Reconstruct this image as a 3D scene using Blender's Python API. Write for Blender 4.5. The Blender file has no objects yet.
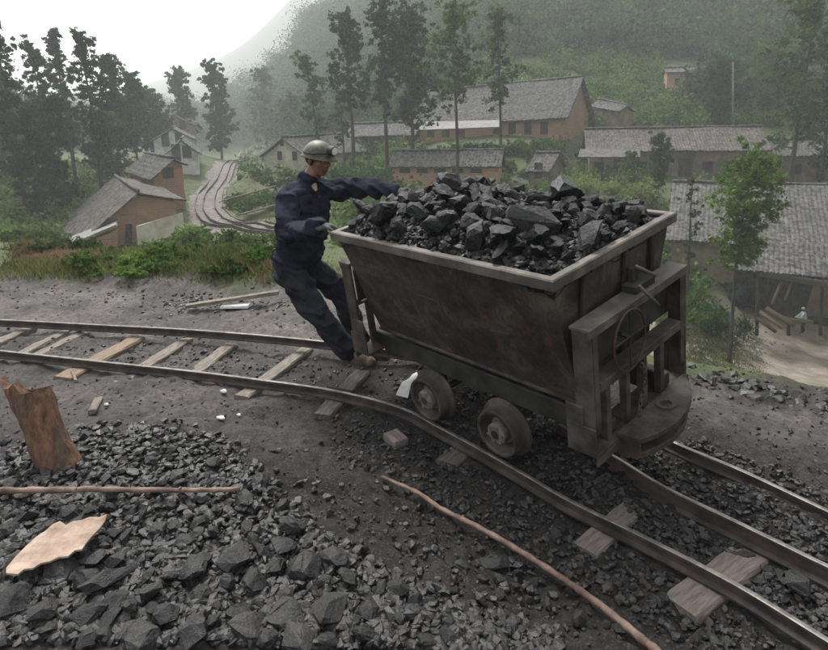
import bpy, bmesh, math, random
import numpy as np
from mathutils import Vector, Matrix, Quaternion

random.seed(7)
RNG = np.random.default_rng(7)
sc = bpy.context.scene
COL = sc.collection

# ------------------------------------------------------------------ camera
F, PITCH, ROLL, CH, CYP = 620.46, math.radians(11.7178), math.radians(1.0683), 1.8177, 244.65
_rt = Vector((1, 0, 0)); _up = Vector((0, math.sin(PITCH), math.cos(PITCH))); _fw = Vector((0, math.cos(PITCH), -math.sin(PITCH)))
_r2 = _rt * math.cos(ROLL) - _up * math.sin(ROLL)
_u2 = _rt * math.sin(ROLL) + _up * math.cos(ROLL)
cd = bpy.data.cameras.new('camera'); cam = bpy.data.objects.new('camera', cd); COL.objects.link(cam)
cd.sensor_width = 36; cd.lens = F / 828 * 36; cd.shift_y = -(325 - CYP) / 828
cd.clip_start = .05; cd.clip_end = 3000
M = Matrix((( _r2.x, _u2.x, -_fw.x, 0), (_r2.y, _u2.y, -_fw.y, 0), (_r2.z, _u2.z, -_fw.z, CH), (0, 0, 0, 1)))
cam.matrix_world = M
sc.camera = cam

# ------------------------------------------------------------------ world, sun, exposure (overcast, hazy)
SUN_EL, SUN_ROT = math.radians(58), math.radians(-25)
w = bpy.data.worlds.new('World'); sc.world = w; w.use_nodes = True
nt = w.node_tree; bg = nt.nodes['Background']
sky = nt.nodes.new('ShaderNodeTexSky'); sky.sky_type = 'NISHITA'; sky.sun_disc = False
sky.sun_elevation = SUN_EL; sky.sun_rotation = SUN_ROT
sky.air_density = 1.0; sky.dust_density = 4.0; sky.ozone_density = 1.0
hs = nt.nodes.new('ShaderNodeHueSaturation'); hs.inputs['Saturation'].default_value = .13
nt.links.new(sky.outputs[0], hs.inputs['Color']); nt.links.new(hs.outputs[0], bg.inputs[0])
bg.inputs[1].default_value = .125
sl = bpy.data.lights.new('sun', 'SUN'); sl.energy = 1.5; sl.angle = math.radians(16); sl.color = (1, .97, .93)
so = bpy.data.objects.new('sun', sl); COL.objects.link(so)
_d = Vector((math.sin(SUN_ROT) * math.cos(SUN_EL), math.cos(SUN_ROT) * math.cos(SUN_EL), math.sin(SUN_EL)))
so.rotation_euler = _d.to_track_quat('Z', 'Y').to_euler(); so.location = (0, 0, 40)
sc.view_settings.view_transform = 'Standard'; sc.view_settings.look = 'None'
sc.view_settings.gamma = 1; sc.view_settings.use_curve_mapping = False
sc.view_settings.exposure = 1.38
sc.render.engine = 'CYCLES'
sc.cycles.use_denoising = True
sc.cycles.max_bounces = 8; sc.cycles.volume_bounces = 4; sc.cycles.transparent_max_bounces = 8

# ------------------------------------------------------------------ pixel (of the 828x650 photo) + distance -> world point
def ray(px, py):
    x = (px - 414) / F; y = -(py - CYP) / F
    d = _r2 * x + _u2 * y + _fw
    return d
def at(px, py, Y):
    d = ray(px, py); return Vector((0, 0, CH)) + d * (Y / d.y)
def atz(px, py, z):
    d = ray(px, py); return Vector((0, 0, CH)) + d * ((z - CH) / d.z)

# ------------------------------------------------------------------ noise
def _hash(ix, iy, iz, s=0):
    h = (ix.astype(np.int64) * 374761393 + iy.astype(np.int64) * 668265263 + iz.astype(np.int64) * 2147483647 + s * 1274126177) & 0xffffffff
    h = ((h ^ (h >> 13)) * 1274126177) & 0xffffffff
    return ((h ^ (h >> 16)) & 0xffffff) / float(0xffffff)
def vnoise(x, y, z=None, s=0):
    x = np.asarray(x, float); y = np.asarray(y, float); z = np.zeros_like(x) if z is None else np.asarray(z, float)
    ix, iy, iz = np.floor(x), np.floor(y), np.floor(z)
    fx, fy, fz = x - ix, y - iy, z - iz
    fx, fy, fz = [f * f * (3 - 2 * f) for f in (fx, fy, fz)]
    r = 0
    for a in (0, 1):
        for b in (0, 1):
            for c in (0, 1):
                r = r + _hash(ix + a, iy + b, iz + c, s) * (fx if a else 1 - fx) * (fy if b else 1 - fy) * (fz if c else 1 - fz)
    return r * 2 - 1
def fbm(x, y, z=None, o=4, s=0):
    r = 0; a = 1.; f = 1.
    for k in range(o):
        r = r + a * vnoise(np.asarray(x) * f, np.asarray(y) * f, None if z is None else np.asarray(z) * f, s + k); a *= .5; f *= 2.03
    return r
def sstep(a, b, x):
    t = np.clip((x - a) / (b - a), 0, 1); return t * t * (3 - 2 * t)

# ------------------------------------------------------------------ terrain
_CP = []
for px, py, Y in [
    (-60, 262, 9), (15, 272, 8.5), (100, 266, 9), (200, 264, 9), (280, 266, 8.5), (340, 275, 8.5),
    (15, 240, 16), (100, 252, 18), (190, 250, 20), (280, 250, 17), (-60, 235, 16),
    (60, 251, 36), (75, 232, 44), (130, 247, 36), (200, 238, 36), (270, 240, 30), (184, 224, 43), (155, 190, 50),
    (200, 206, 50), (222, 182, 70), (240, 162, 110), (246, 150, 165), (190, 185, 62), (250, 195, 52),
    (15, 238, 32), (40, 217, 46), (15, 178, 62), (80, 180, 60), (-60, 190, 50), (120, 165, 80), (30, 150, 90), (-80, 150, 80),
    (160, 163, 72), (197, 163, 72), (175, 148, 92), (100, 142, 130),
    (258, 170, 60), (300, 172, 60), (275, 205, 44), (330, 185, 48), (395, 190, 50), (505, 189, 50), (450, 152, 64), (540, 182, 53),
    (568, 146, 62), (420, 142, 72), (380, 148, 70), (330, 152, 82), (300, 150, 100),
    (577, 182, 57), (745, 182, 57), (830, 182, 55), (900, 190, 50), (588, 134, 68), (750, 130, 68), (640, 108, 75), (687, 90, 79), (813, 112, 75),
    (900, 110, 75), (813, 14, 110), (687, 14, 112), (600, 14, 118), (560, 60, 90), (500, 60, 95), (500, 14, 120), (420, 70, 110),
    (400, 14, 170), (340, 100, 130), (330, 14, 340), (300, 45, 480), (265, 85, 500), (230, 108, 420), (150, 116, 330), (15, 108, 300), (-90, 100, 280),
    (900, -60, 150), (813, -80, 160), (600, -80, 180), (450, -60, 220), (340, -30, 300), (300, -10, 700), (220, 60, 760), (150, 84, 800), (60, 95, 820), (0, 90, 800), (-90, 80, 800), (830, -160, 520), (500, -140, 540),
    (15, 130, 120), (-90, 110, 130),
    (690, 322, 31), (750, 335, 34), (813, 336, 35), (740, 366, 27), (690, 372, 25), (813, 388, 25), (900, 360, 30), (600, 320, 30), (660, 262, 40),
    (720, 290, 37), (814, 285, 40), (900, 280, 42), (750, 235, 45), (660, 215, 47), (820, 230, 48),
    (450, 260, 28), (360, 250, 26), (450, 215, 40), (350, 215, 38), (560, 250, 30), (600, 205, 47),
    (600, 470, 9), (700, 520, 8), (813, 540, 8), (950, 500, 8), (500, 400, 9), (420, 330, 9), (700, 430, 14), (813, 440, 14), (560, 370, 16), (450, 300, 16), (950, 420, 14)]:
    p = at(px, py, Y); _CP.append((p.x, p.y, p.z))
_CP = np.array(_CP)
def _ft(x, y):
    y = np.maximum(y, 2.0)
    return np.stack([np.arctan2(x, y) * 5.5, np.log(np.hypot(x, y)) * 2.0], -1)
_cf = _ft(_CP[:, 0], _CP[:, 1])
_K = np.sqrt(((_cf[:, None] - _cf[None]) ** 2).sum(-1) + .02)
_W = np.linalg.solve(_K + np.eye(len(_K)) * -.01, _CP[:, 2])
def far_h(x, y):
    x = np.asarray(x, float); y = np.asarray(y, float)
    sh = x.shape; f = _ft(x.ravel(), y.ravel()); out = np.empty(len(f))
    for i in range(0, len(f), 20000):
        q = f[i:i + 20000]
        out[i:i + 20000] = np.sqrt(((q[:, None] - _cf[None]) ** 2).sum(-1) + .02) @ _W
    return out.reshape(sh)
_EX = [-30, -8, -3.7, -1.5, 0, 1, 2.0, 2.6, 3.5, 6, 30]
_EY = [9.0, 7.5, 7.0, 6.6, 6.0, 5.0, 4.25, 3.75, 3.1, 1.8, -10]
def edge_d(x, y):          # >0 beyond the rim of the loading platform
    return (y - np.interp(x, _EX, _EY) - .18 * vnoise(np.asarray(x) * 1.3, np.asarray(y) * 1.3, s=4)) * .8
def near_h(x, y):
    x = np.asarray(x, float); y = np.asarray(y, float)
    lat = (x - .49) * .75 + (y - 3.18) * .66
    lon = (x - .49) * .66 - (y - 3.18) * .75
    wgt = sstep(-1.6, -.6, lon) * .7 + .3
    z = -.10 + .15 * wgt * np.clip(lat, -.05, .75) * (1 - sstep(.9, 1.8, lat))
    z = z + .03 * sstep(-.1, .25, lat - .75) * sstep(-.5, .6, lon)            # bank beyond the far rail
    heap = sstep(.35, 1.5, -lat + .25 * vnoise(x * 1.7, y * 1.7, s=9)) * sstep(-3.2, -1.2, lon + .2)
    z = z + .12 * heap
    z = z + .02 * fbm(x * 2.2, y * 2.2, o=3, s=3) + .010 * fbm(x * 9, y * 9, o=3, s=5)
    return z
def H(x, y):
    x, y = np.broadcast_arrays(np.asarray(x, float), np.asarray(y, float))
    t = sstep(-.1, 1.6, edge_d(x, y))
    n = near_h(x, y)
    k = t > 0
    if not k.any(): return n
    f = np.zeros_like(x); f[k] = far_h(x[k], y[k])
    e = edge_d(x, y); st = sstep(.0, 1.5, x)
    f = np.where(k & (x > 0), np.minimum(f, (.1 - .75 * np.maximum(e, 0)) * st + 50 * (1 - st) + 900 * sstep(3, 8, e)), f)
    f = f + (.12 * fbm(x * .35, y * .35, o=3, s=8)) * sstep(8, 30, np.hypot(x, y)) + .06 * fbm(x * 1.1, y * 1.1, o=2, s=2)
    return n * (1 - t) + f * t
def Hf(x, y): return float(H(np.array([x]), np.array([y]))[0])
def ground_hit(px, py, lo=1.5, hi=300):   # where the sight line of a photo pixel meets the ground
    ys = np.exp(np.linspace(math.log(lo), math.log(hi), 700)); d = ray(px, py)
    xs = d.x / d.y * ys; zs = CH + d.z / d.y * ys
    h = H(xs, ys); k = np.argmax(zs < h)
    return Vector((xs[k], ys[k], h[k]))

# ------------------------------------------------------------------ node helpers / materials
def mat(name):
    m = bpy.data.materials.new(name); m.use_nodes = True
    n = m.node_tree; b = n.nodes['Principled BSDF']; return m, n, b
def tex(n, kind, scale, vec=None, **kw):
    t = n.nodes.new('ShaderNodeTex' + kind)
    if 'Scale' in t.inputs: t.inputs['Scale'].default_value = scale
    for k, v in kw.items():
        if k in t.inputs: t.inputs[k].default_value = v
        else: setattr(t, k, v)
    if vec is not None: n.links.new(vec, t.inputs['Vector'])
    return t
def ramp(n, src, stops):
    r = n.nodes.new('ShaderNodeValToRGB'); e = r.color_ramp.elements
    while len(e) < len(stops): e.new(.5)
    for el, (p, c) in zip(e, stops):
        el.position = p; el.color = (c, c, c, 1) if isinstance(c, (int, float)) else (*c, 1)
    n.links.new(src, r.inputs[0]); return r
def mixc(n, fac, a, b, mode='MIX'):
    m = n.nodes.new('ShaderNodeMix'); m.data_type = 'RGBA'; m.blend_type = mode
    for s, v in ((m.inputs[0], fac), (m.inputs[6], a), (m.inputs[7], b)):
        if isinstance(v, (int, float)): s.default_value = v
        elif isinstance(v, tuple): s.default_value = (*v, 1)
        else: n.links.new(v, s)
    return m.outputs[2]
def bump(n, b, src, strength=.5, dist=.02):
    u = n.nodes.new('ShaderNodeBump'); u.inputs['Strength'].default_value = strength; u.inputs['Distance'].default_value = dist
    n.links.new(src, u.inputs['Height'])
    old = b.inputs['Normal'].links
    if old: n.links.new(old[0].from_socket, u.inputs['Normal'])
    n.links.new(u.outputs[0], b.inputs['Normal'])
def objc(n): return n.nodes.new('ShaderNodeTexCoord').outputs['Object']
def pos(n): return n.nodes.new('ShaderNodeNewGeometry').outputs['Position']

def two_tone(name, c1, c2, scale, rough=.8, bs=.4, bd=.01, bscale=None, metal=0, stretch=None, c3=None, spec=.5, detail=6):
    m, n, b = mat(name); v = objc(n)
    if stretch:
        mp = n.nodes.new('ShaderNodeMapping'); mp.inputs['Scale'].default_value = stretch; n.links.new(v, mp.inputs[0]); v = mp.outputs[0]
    t = tex(n, 'Noise', scale, v, Detail=detail, Roughness=.65)
    r = ramp(n, t.outputs[0], [(.38, c1), (.62, c2)]); c = r.outputs[0]
    if c3:
        t3 = tex(n, 'Noise', scale * .37, v, Detail=5, Roughness=.7)
        c = mixc(n, ramp(n, t3.outputs[0], [(.5, 0.), (.66, 1.)]).outputs[0], c, c3)
    n.links.new(c, b.inputs['Base Color'])
    b.inputs['Roughness'].default_value = rough; b.inputs['Metallic'].default_value = metal
    b.inputs['Specular IOR Level'].default_value = spec
    t2 = tex(n, 'Noise', bscale or scale * 4, v, Detail=6, Roughness=.7)
    bump(n, b, t2.outputs[0], bs, bd)
    return m

def coal_mat(name, dust):
    m, n, b = mat(name); v = objc(n)
    oi = n.nodes.new('ShaderNodeObjectInfo')
    geo = n.nodes.new('ShaderNodeNewGeometry'); sp = n.nodes.new('ShaderNodeSeparateXYZ'); n.links.new(geo.outputs['Normal'], sp.inputs[0])
    t = tex(n, 'Noise', 9, v, Detail=8, Roughness=.7)
    base = ramp(n, t.outputs[0], [(.35, (.003, .003, .003)), (.7, (.011, .011, .011))]).outputs[0]
    isl = mixc(n, geo.outputs['Random Per Island'], base, tuple(x * dust for x in (.026, .025, .0245)))
    t2 = tex(n, 'Noise', 26, v, Detail=6, Roughness=.75)
    ma = n.nodes.new('ShaderNodeMath'); ma.operation = 'MULTIPLY'; n.links.new(sp.outputs['Z'], ma.inputs[0]); n.links.new(t2.outputs[0], ma.inputs[1])
    f = ramp(n, ma.outputs[0], [(.22, 0.), (.55, min(1., dust))]).outputs[0]
    om = n.nodes.new('ShaderNodeMath'); om.operation = 'MULTIPLY'; n.links.new(f, om.inputs[0]); n.links.new(ramp(n, oi.outputs['Random'], [(.2, .25), (.9, .85)]).outputs[0], om.inputs[1])
    n.links.new(mixc(n, om.outputs[0], isl, (.048, .0455, .044)), b.inputs['Base Color'])
    rr = ramp(n, t2.outputs[0], [(.38, .14), (.62, .55)]); n.links.new(rr.outputs[0], b.inputs['Roughness'])
    b.inputs['Specular IOR Level'].default_value = .28 + .22 * dust
    t3 = tex(n, 'Noise', 7, v, Detail=7, Roughness=.6, Distortion=1.2); bump(n, b, t3.outputs[0], .45, .05)
    t4 = tex(n, 'Noise', 60, v, Detail=6, Roughness=.8); bump(n, b, t4.outputs[0], .55, .006)
    return m
COAL = coal_mat('coal', .75); COAL_DUSTY = coal_mat('dusty coal', 1.0); COAL_FRESH = coal_mat('fresh coal', .3)

def foliage(name, dark, light, hue=.3, trans=.3):
    m, n, b = mat(name); out = n.nodes['Material Output']; n.nodes.remove(b)
    geo = n.nodes.new('ShaderNodeNewGeometry')
    t = tex(n, 'Noise', hue, geo.outputs['Position'], Detail=4, Roughness=.6)
    a = n.nodes.new('ShaderNodeMath'); a.operation = 'MULTIPLY_ADD'
    n.links.new(geo.outputs['Random Per Island'], a.inputs[0]); a.inputs[1].default_value = .24; n.links.new(t.outputs[0], a.inputs[2])
    r = ramp(n, a.outputs[0], [(.42, dark), (.86, light)])
    d = n.nodes.new('ShaderNodeBsdfDiffuse'); tr = n.nodes.new('ShaderNodeBsdfTranslucent'); mx = n.nodes.new('ShaderNodeMixShader')
    n.links.new(r.outputs[0], d.inputs[0]); n.links.new(r.outputs[0], tr.inputs[0]); mx.inputs[0].default_value = trans
    n.links.new(d.outputs[0], mx.inputs[1]); n.links.new(tr.outputs[0], mx.inputs[2]); n.links.new(mx.outputs[0], out.inputs[0])
    return m
LEAF_DARK = foliage('dark foliage', (.013, .030, .014), (.06, .10, .038))
LEAF_MID = foliage('mid foliage', (.022, .050, .014), (.11, .17, .045))
LEAF_BRIGHT = foliage('bright foliage', (.05, .10, .02), (.17, .26, .07))
LEAF_YELLOW = foliage('yellow green foliage', (.12, .17, .04), (.28, .33, .12))
LEAF_FERN = foliage('dead fern', (.13, .085, .05), (.30, .20, .14))
LEAF_SCRUB = foliage('scrub foliage', (.014, .038, .011), (.19, .28, .08), hue=.32)
LEAF_WOOD = foliage('wood foliage', (.009, .024, .010), (.10, .16, .055), hue=.22)
GRASSM = foliage('grass blades', (.05, .075, .02), (.22, .225, .095), hue=.7)

BARK = two_tone('bark', (.03, .025, .02), (.085, .073, .06), 3, .95, .6, .03, stretch=(4, 4, .6))
RUST = two_tone('rusty dark steel', (.020, .017, .014), (.062, .050, .041), 5, .62, .5, .006, 40, .35, c3=(.085, .045, .03))
STEEL = two_tone('worn rail steel', (.10, .088, .078), (.22, .20, .18), 14, .42, .25, .002, 60, .55)
RAILRUST = two_tone('rusty rail flank', (.022, .018, .015), (.07, .052, .042), 9, .8, .5, .004, 60, .2)
LIP = two_tone('worn painted rim', (.065, .053, .044), (.150, .126, .108), 7, .65, .5, .004, 45, .05, c3=(.055, .046, .04))
FRAME = two_tone('dusty frame steel', (.030, .024, .019), (.10, .080, .066), 7, .75, .5, .005, 45, .1, c3=(.03, .024, .021))
DARKST = two_tone('grimy steel', (.016, .015, .014), (.05, .047, .043), 8, .6, .4, .005, 50, .2)
HUBM = two_tone('pale dusty hub', (.08, .068, .058), (.21, .18, .155), 10, .8, .5, .004, 50)
TIMBER = two_tone('weathered sleeper timber', (.115, .095, .077), (.245, .208, .170), 7, .9, .6, .008, 12, 0, stretch=(1.6, 9, 9), c3=(.085, .078, .07))
TIMBER_Y = two_tone('fresh tan timber', (.14, .10, .064), (.27, .205, .142), 7, .9, .7, .012, 12, 0, stretch=(1.2, 9, 9))
TIMBER_P = two_tone('pinkish cut timber', (.11, .086, .076), (.21, .172, .152), 6, .9, .7, .012, 12, 0, stretch=(1.2, 9, 9))
TIMBER_D = two_tone('dirty buried timber', (.05, .043, .038), (.14, .125, .11), 5, .95, .7, .012, 12, 0, stretch=(1.2, 9, 9))
PALEWOOD = two_tone('pale bark slab', (.27, .185, .14), (.42, .325, .255), 9, .9, .6, .004, 40, 0, c3=(.17, .115, .085))
ORWOOD = two_tone('rotten orange wood', (.09, .05, .032), (.29, .15, .085), 4, .95, .9, .03, 9, 0, stretch=(6, 6, .9), c3=(.12, .095, .07))
STICK = two_tone('peeled stick', (.085, .05, .037), (.25, .17, .13), 8, .8, .5, .004, 30, 0, stretch=(1, 1, 1))
WHITE = two_tone('white scrap', (.6, .59, .56), (.8, .79, .76), 10, .8, .3, .003)
DIRTY = two_tone('brown dusty stone', (.025, .021, .019), (.075, .065, .058), 9, .85, .7, .01)
STONE = two_tone('grey stone', (.12, .12, .12), (.3, .3, .31), 9, .8, .7, .01)
SKIN = two_tone('tanned skin', (.12, .052, .030), (.23, .105, .062), 18, .5, .25, .002, 60)
CLOTH = two_tone('navy work cloth', (.006, .007, .015), (.022, .023, .040), 6, .9, .4, .004, 90, spec=.2)
TROUS = two_tone('dark blue trousers', (.008, .008, .014), (.026, .026, .036), 6, .9, .4, .004, 90, spec=.2)
BOOT = two_tone('dusty boot', (.045, .028, .018), (.13, .085, .06), 14, .8, .5, .004)
GLOVE = two_tone('grey work glove', (.07, .07, .065), (.17, .165, .155), 20, .95, .4, .003)
HELM = two_tone('scuffed green helmet', (.028, .026, .017), (.078, .072, .048), 11, .5, .4, .003, c3=(.19, .175, .14))
UNDER = two_tone('worn undershirt', (.25, .18, .15), (.4, .3, .26), 12, .9)
SHIRTW = two_tone('pale shirt', (.5, .55, .65), (.7, .74, .8), 12, .9)
BLACK = two_tone('black rubber', (.01, .01, .01), (.03, .03, .03), 12, .6)
HAIR = two_tone('black hair', (.008, .007, .006), (.02, .018, .016), 30, .6)
REDCORD = two_tone('orange sock', (.3, .09, .04), (.5, .18, .09), 20, .9)
PLASTER = two_tone('cream plaster', (.38, .35, .28), (.55, .52, .43), 1.2, .95, .3, .01, 6, c3=(.3, .27, .22))
WPLAST = two_tone('whitewashed plaster', (.5, .5, .48), (.68, .68, .66), 1.2, .95, .3, .01, 6, c3=(.36, .34, .31))
MUDWALL = two_tone('mud wall', (.16, .12, .09), (.28, .21, .16), 1.0, .95, .4, .02, 5, c3=(.12, .1, .085))
DWOOD = two_tone('dark old boards', (.03, .024, .02), (.09, .07, .055), 3, .9, .5, .02, 9)
GLASSD = two_tone('dark window pane', (.01, .012, .014), (.03, .033, .036), 2, .3)
lm_, ln_, lb_ = mat('lamp lens'); lb_.inputs['Base Color'].default_value = (.75, .72, .68, 1); lb_.inputs['Roughness'].default_value = .12; LENS = lm_

def brick_mat(name, c1, c2, mortar):
    m, n, b = mat(name); v = objc(n)
    s = n.nodes.new('ShaderNodeSeparateXYZ'); n.links.new(v, s.inputs[0])
    a = n.nodes.new('ShaderNodeMath'); n.links.new(s.outputs[0], a.inputs[0]); n.links.new(s.outputs[1], a.inputs[1])
    c = n.nodes.new('ShaderNodeCombineXYZ'); n.links.new(a.outputs[0], c.inputs[0]); n.links.new(s.outputs[2], c.inputs[1])
    br = tex(n, 'Brick', 1.0, c.outputs[0]); br.inputs['Color1'].default_value = (*c1, 1); br.inputs['Color2'].default_value = (*c2, 1); br.inputs['Mortar'].default_value = (*mortar, 1)
    br.inputs['Brick Width'].default_value = .5; br.inputs['Row Height'].default_value = .16; br.inputs['Mortar Size'].default_value = .02
    t = tex(n, 'Noise', .9, v, Detail=6, Roughness=.7)
    col = mixc(n, ramp(n, t.outputs[0], [(.45, 0.), (.75, .6)]).outputs[0], br.outputs[0], tuple(x * .55 for x in mortar))
    n.links.new(col, b.inputs['Base Color']); b.inputs['Roughness'].default_value = .95
    bump(n, b, br.outputs['Fac'], -.3, .02); return m
BRICK = brick_mat('red brick', (.40, .19, .115), (.30, .14, .085), (.33, .25, .2))
BRICKP = brick_mat('pale orange brick', (.50, .27, .165), (.40, .21, .13), (.40, .3, .24))
def tile_mat(name, c1, c2, moss):
    m, n, b = mat(name); v = objc(n)
    vo = tex(n, 'Voronoi', 5.2, v); t = tex(n, 'Noise', .7, v, Detail=7, Roughness=.7)
    wn = n.nodes.new('ShaderNodeTexWhiteNoise'); n.links.new(vo.outputs['Position'], wn.inputs[0])
    base = mixc(n, wn.outputs[0], c1, c2)
    col = mixc(n, ramp(n, t.outputs[0], [(.45, 0.), (.72, .8)]).outputs[0], base, moss)
    n.links.new(col, b.inputs['Base Color']); b.inputs['Roughness'].default_value = .9
    t2 = tex(n, 'Noise', 5, v, Detail=6); bump(n, b, t2.outputs[0], .6, .06); return m
TILE = tile_mat('grey roof tiles', (.022, .021, .021), (.135, .128, .12), (.04, .042, .034))
TILE_B = tile_mat('brown roof tiles', (.03, .026, .024), (.145, .122, .11), (.045, .04, .033))
TILE_PALE = tile_mat('bleached roof edge', (.15, .145, .135), (.27, .255, .235), (.12, .115, .1))

# ground: vertex masks carry soil kinds; the pale one also paints in sky sheen
def ground_mat():
    m, n, b = mat('ground'); v = pos(n)
    def attr(a):
        k = n.nodes.new('ShaderNodeAttribute'); k.attribute_name = a; return k.outputs['Fac']
    t1 = tex(n, 'Noise', 1.6, v, Detail=8, Roughness=.7); t2 = tex(n, 'Noise', 22, v, Detail=8, Roughness=.75); t3 = tex(n, 'Noise', 120, v, Detail=4, Roughness=.7)
    dust = mixc(n, ramp(n, t1.outputs[0], [(.35, 0.), (.65, 1.)]).outputs[0], (.018, .0165, .0155), (.056, .048, .043))
    dust = mixc(n, ramp(n, t2.outputs[0], [(.42, .65), (.62, 0.)]).outputs[0], dust, (.012, .012, .012))
    vo = tex(n, 'Voronoi', 55, v); dust = mixc(n, ramp(n, vo.outputs['Distance'], [(.1, .55), (.35, 0.)]).outputs[0], dust, (.12, .112, .108))
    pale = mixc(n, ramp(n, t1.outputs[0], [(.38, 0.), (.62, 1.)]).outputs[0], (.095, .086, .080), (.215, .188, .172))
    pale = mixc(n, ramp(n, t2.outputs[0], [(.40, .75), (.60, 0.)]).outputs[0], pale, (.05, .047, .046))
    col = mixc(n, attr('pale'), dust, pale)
    gg = mixc(n, ramp(n, tex(n, 'Noise', .8, v, Detail=7, Roughness=.7).outputs[0], [(.35, 0.), (.65, 1.)]).outputs[0], (.035, .055, .018), (.115, .135, .05))
    gg = mixc(n, ramp(n, t2.outputs[0], [(.4, .5), (.6, 0.)]).outputs[0], gg, (.05, .045, .03))
    col = mixc(n, attr('grass'), col, gg)
    dirt = mixc(n, ramp(n, tex(n, 'Noise', 1.1, v, Detail=8, Roughness=.7).outputs[0], [(.35, 0.), (.65, 1.)]).outputs[0], (.14, .115, .095), (.30, .255, .22))
    col = mixc(n, attr('dirt'), col, dirt)
    n.links.new(col, b.inputs['Base Color']); b.inputs['Roughness'].default_value = .92; b.inputs['Specular IOR Level'].default_value = .25
    bump(n, b, t2.outputs[0], .7, .03); bump(n, b, t3.outputs[0], .6, .008)
    return m
GROUND = ground_mat()

# ------------------------------------------------------------------ mesh helpers
def tag(o, label=None, cat=None, group=None, kind=None):
    for k, v in (('label', label), ('category', cat), ('group', group), ('kind', kind)):
        if v: o[k] = v
    return o
def link(o, parent=None):
    COL.objects.link(o)
    if parent: o.parent = parent
    return o
def np_mesh(name, V, faces_n, idx, mats, mi=None, smooth=False):
    me = bpy.data.meshes.new(name); V = np.asarray(V, np.float32)
    me.vertices.add(len(V)); me.vertices.foreach_set('co', V.ravel())
    idx = np.asarray(idx, np.int32).ravel(); k = len(idx) // faces_n
    me.loops.add(len(idx)); me.loops.foreach_set('vertex_index', idx)
    me.polygons.add(k); me.polygons.foreach_set('loop_start', np.arange(k, dtype=np.int32) * faces_n)
    me.polygons.foreach_set('loop_total', np.full(k, faces_n, np.int32))
    for m in (mats if isinstance(mats, (list, tuple)) else [mats]): me.materials.append(m)
    if mi is not None: me.polygons.foreach_set('material_index', np.asarray(mi, np.int32))
    me.polygons.foreach_set('use_smooth', np.full(k, smooth)); me.update(calc_edges=True)
    return me
def ob(name, me, parent=None): return link(bpy.data.objects.new(name, me), parent)
def empty(name, loc=(0, 0, 0), rot=(0, 0, 0)):
    o = bpy.data.objects.new(name, None); o.location = loc; o.rotation_euler = rot; o.empty_display_size = .2; return link(o)
def copy_tree(o, parent=None):
    c = o.copy(); COL.objects.link(c); c.parent = parent
    for ch in list(o.children): copy_tree(ch, c)
    return c

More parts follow.
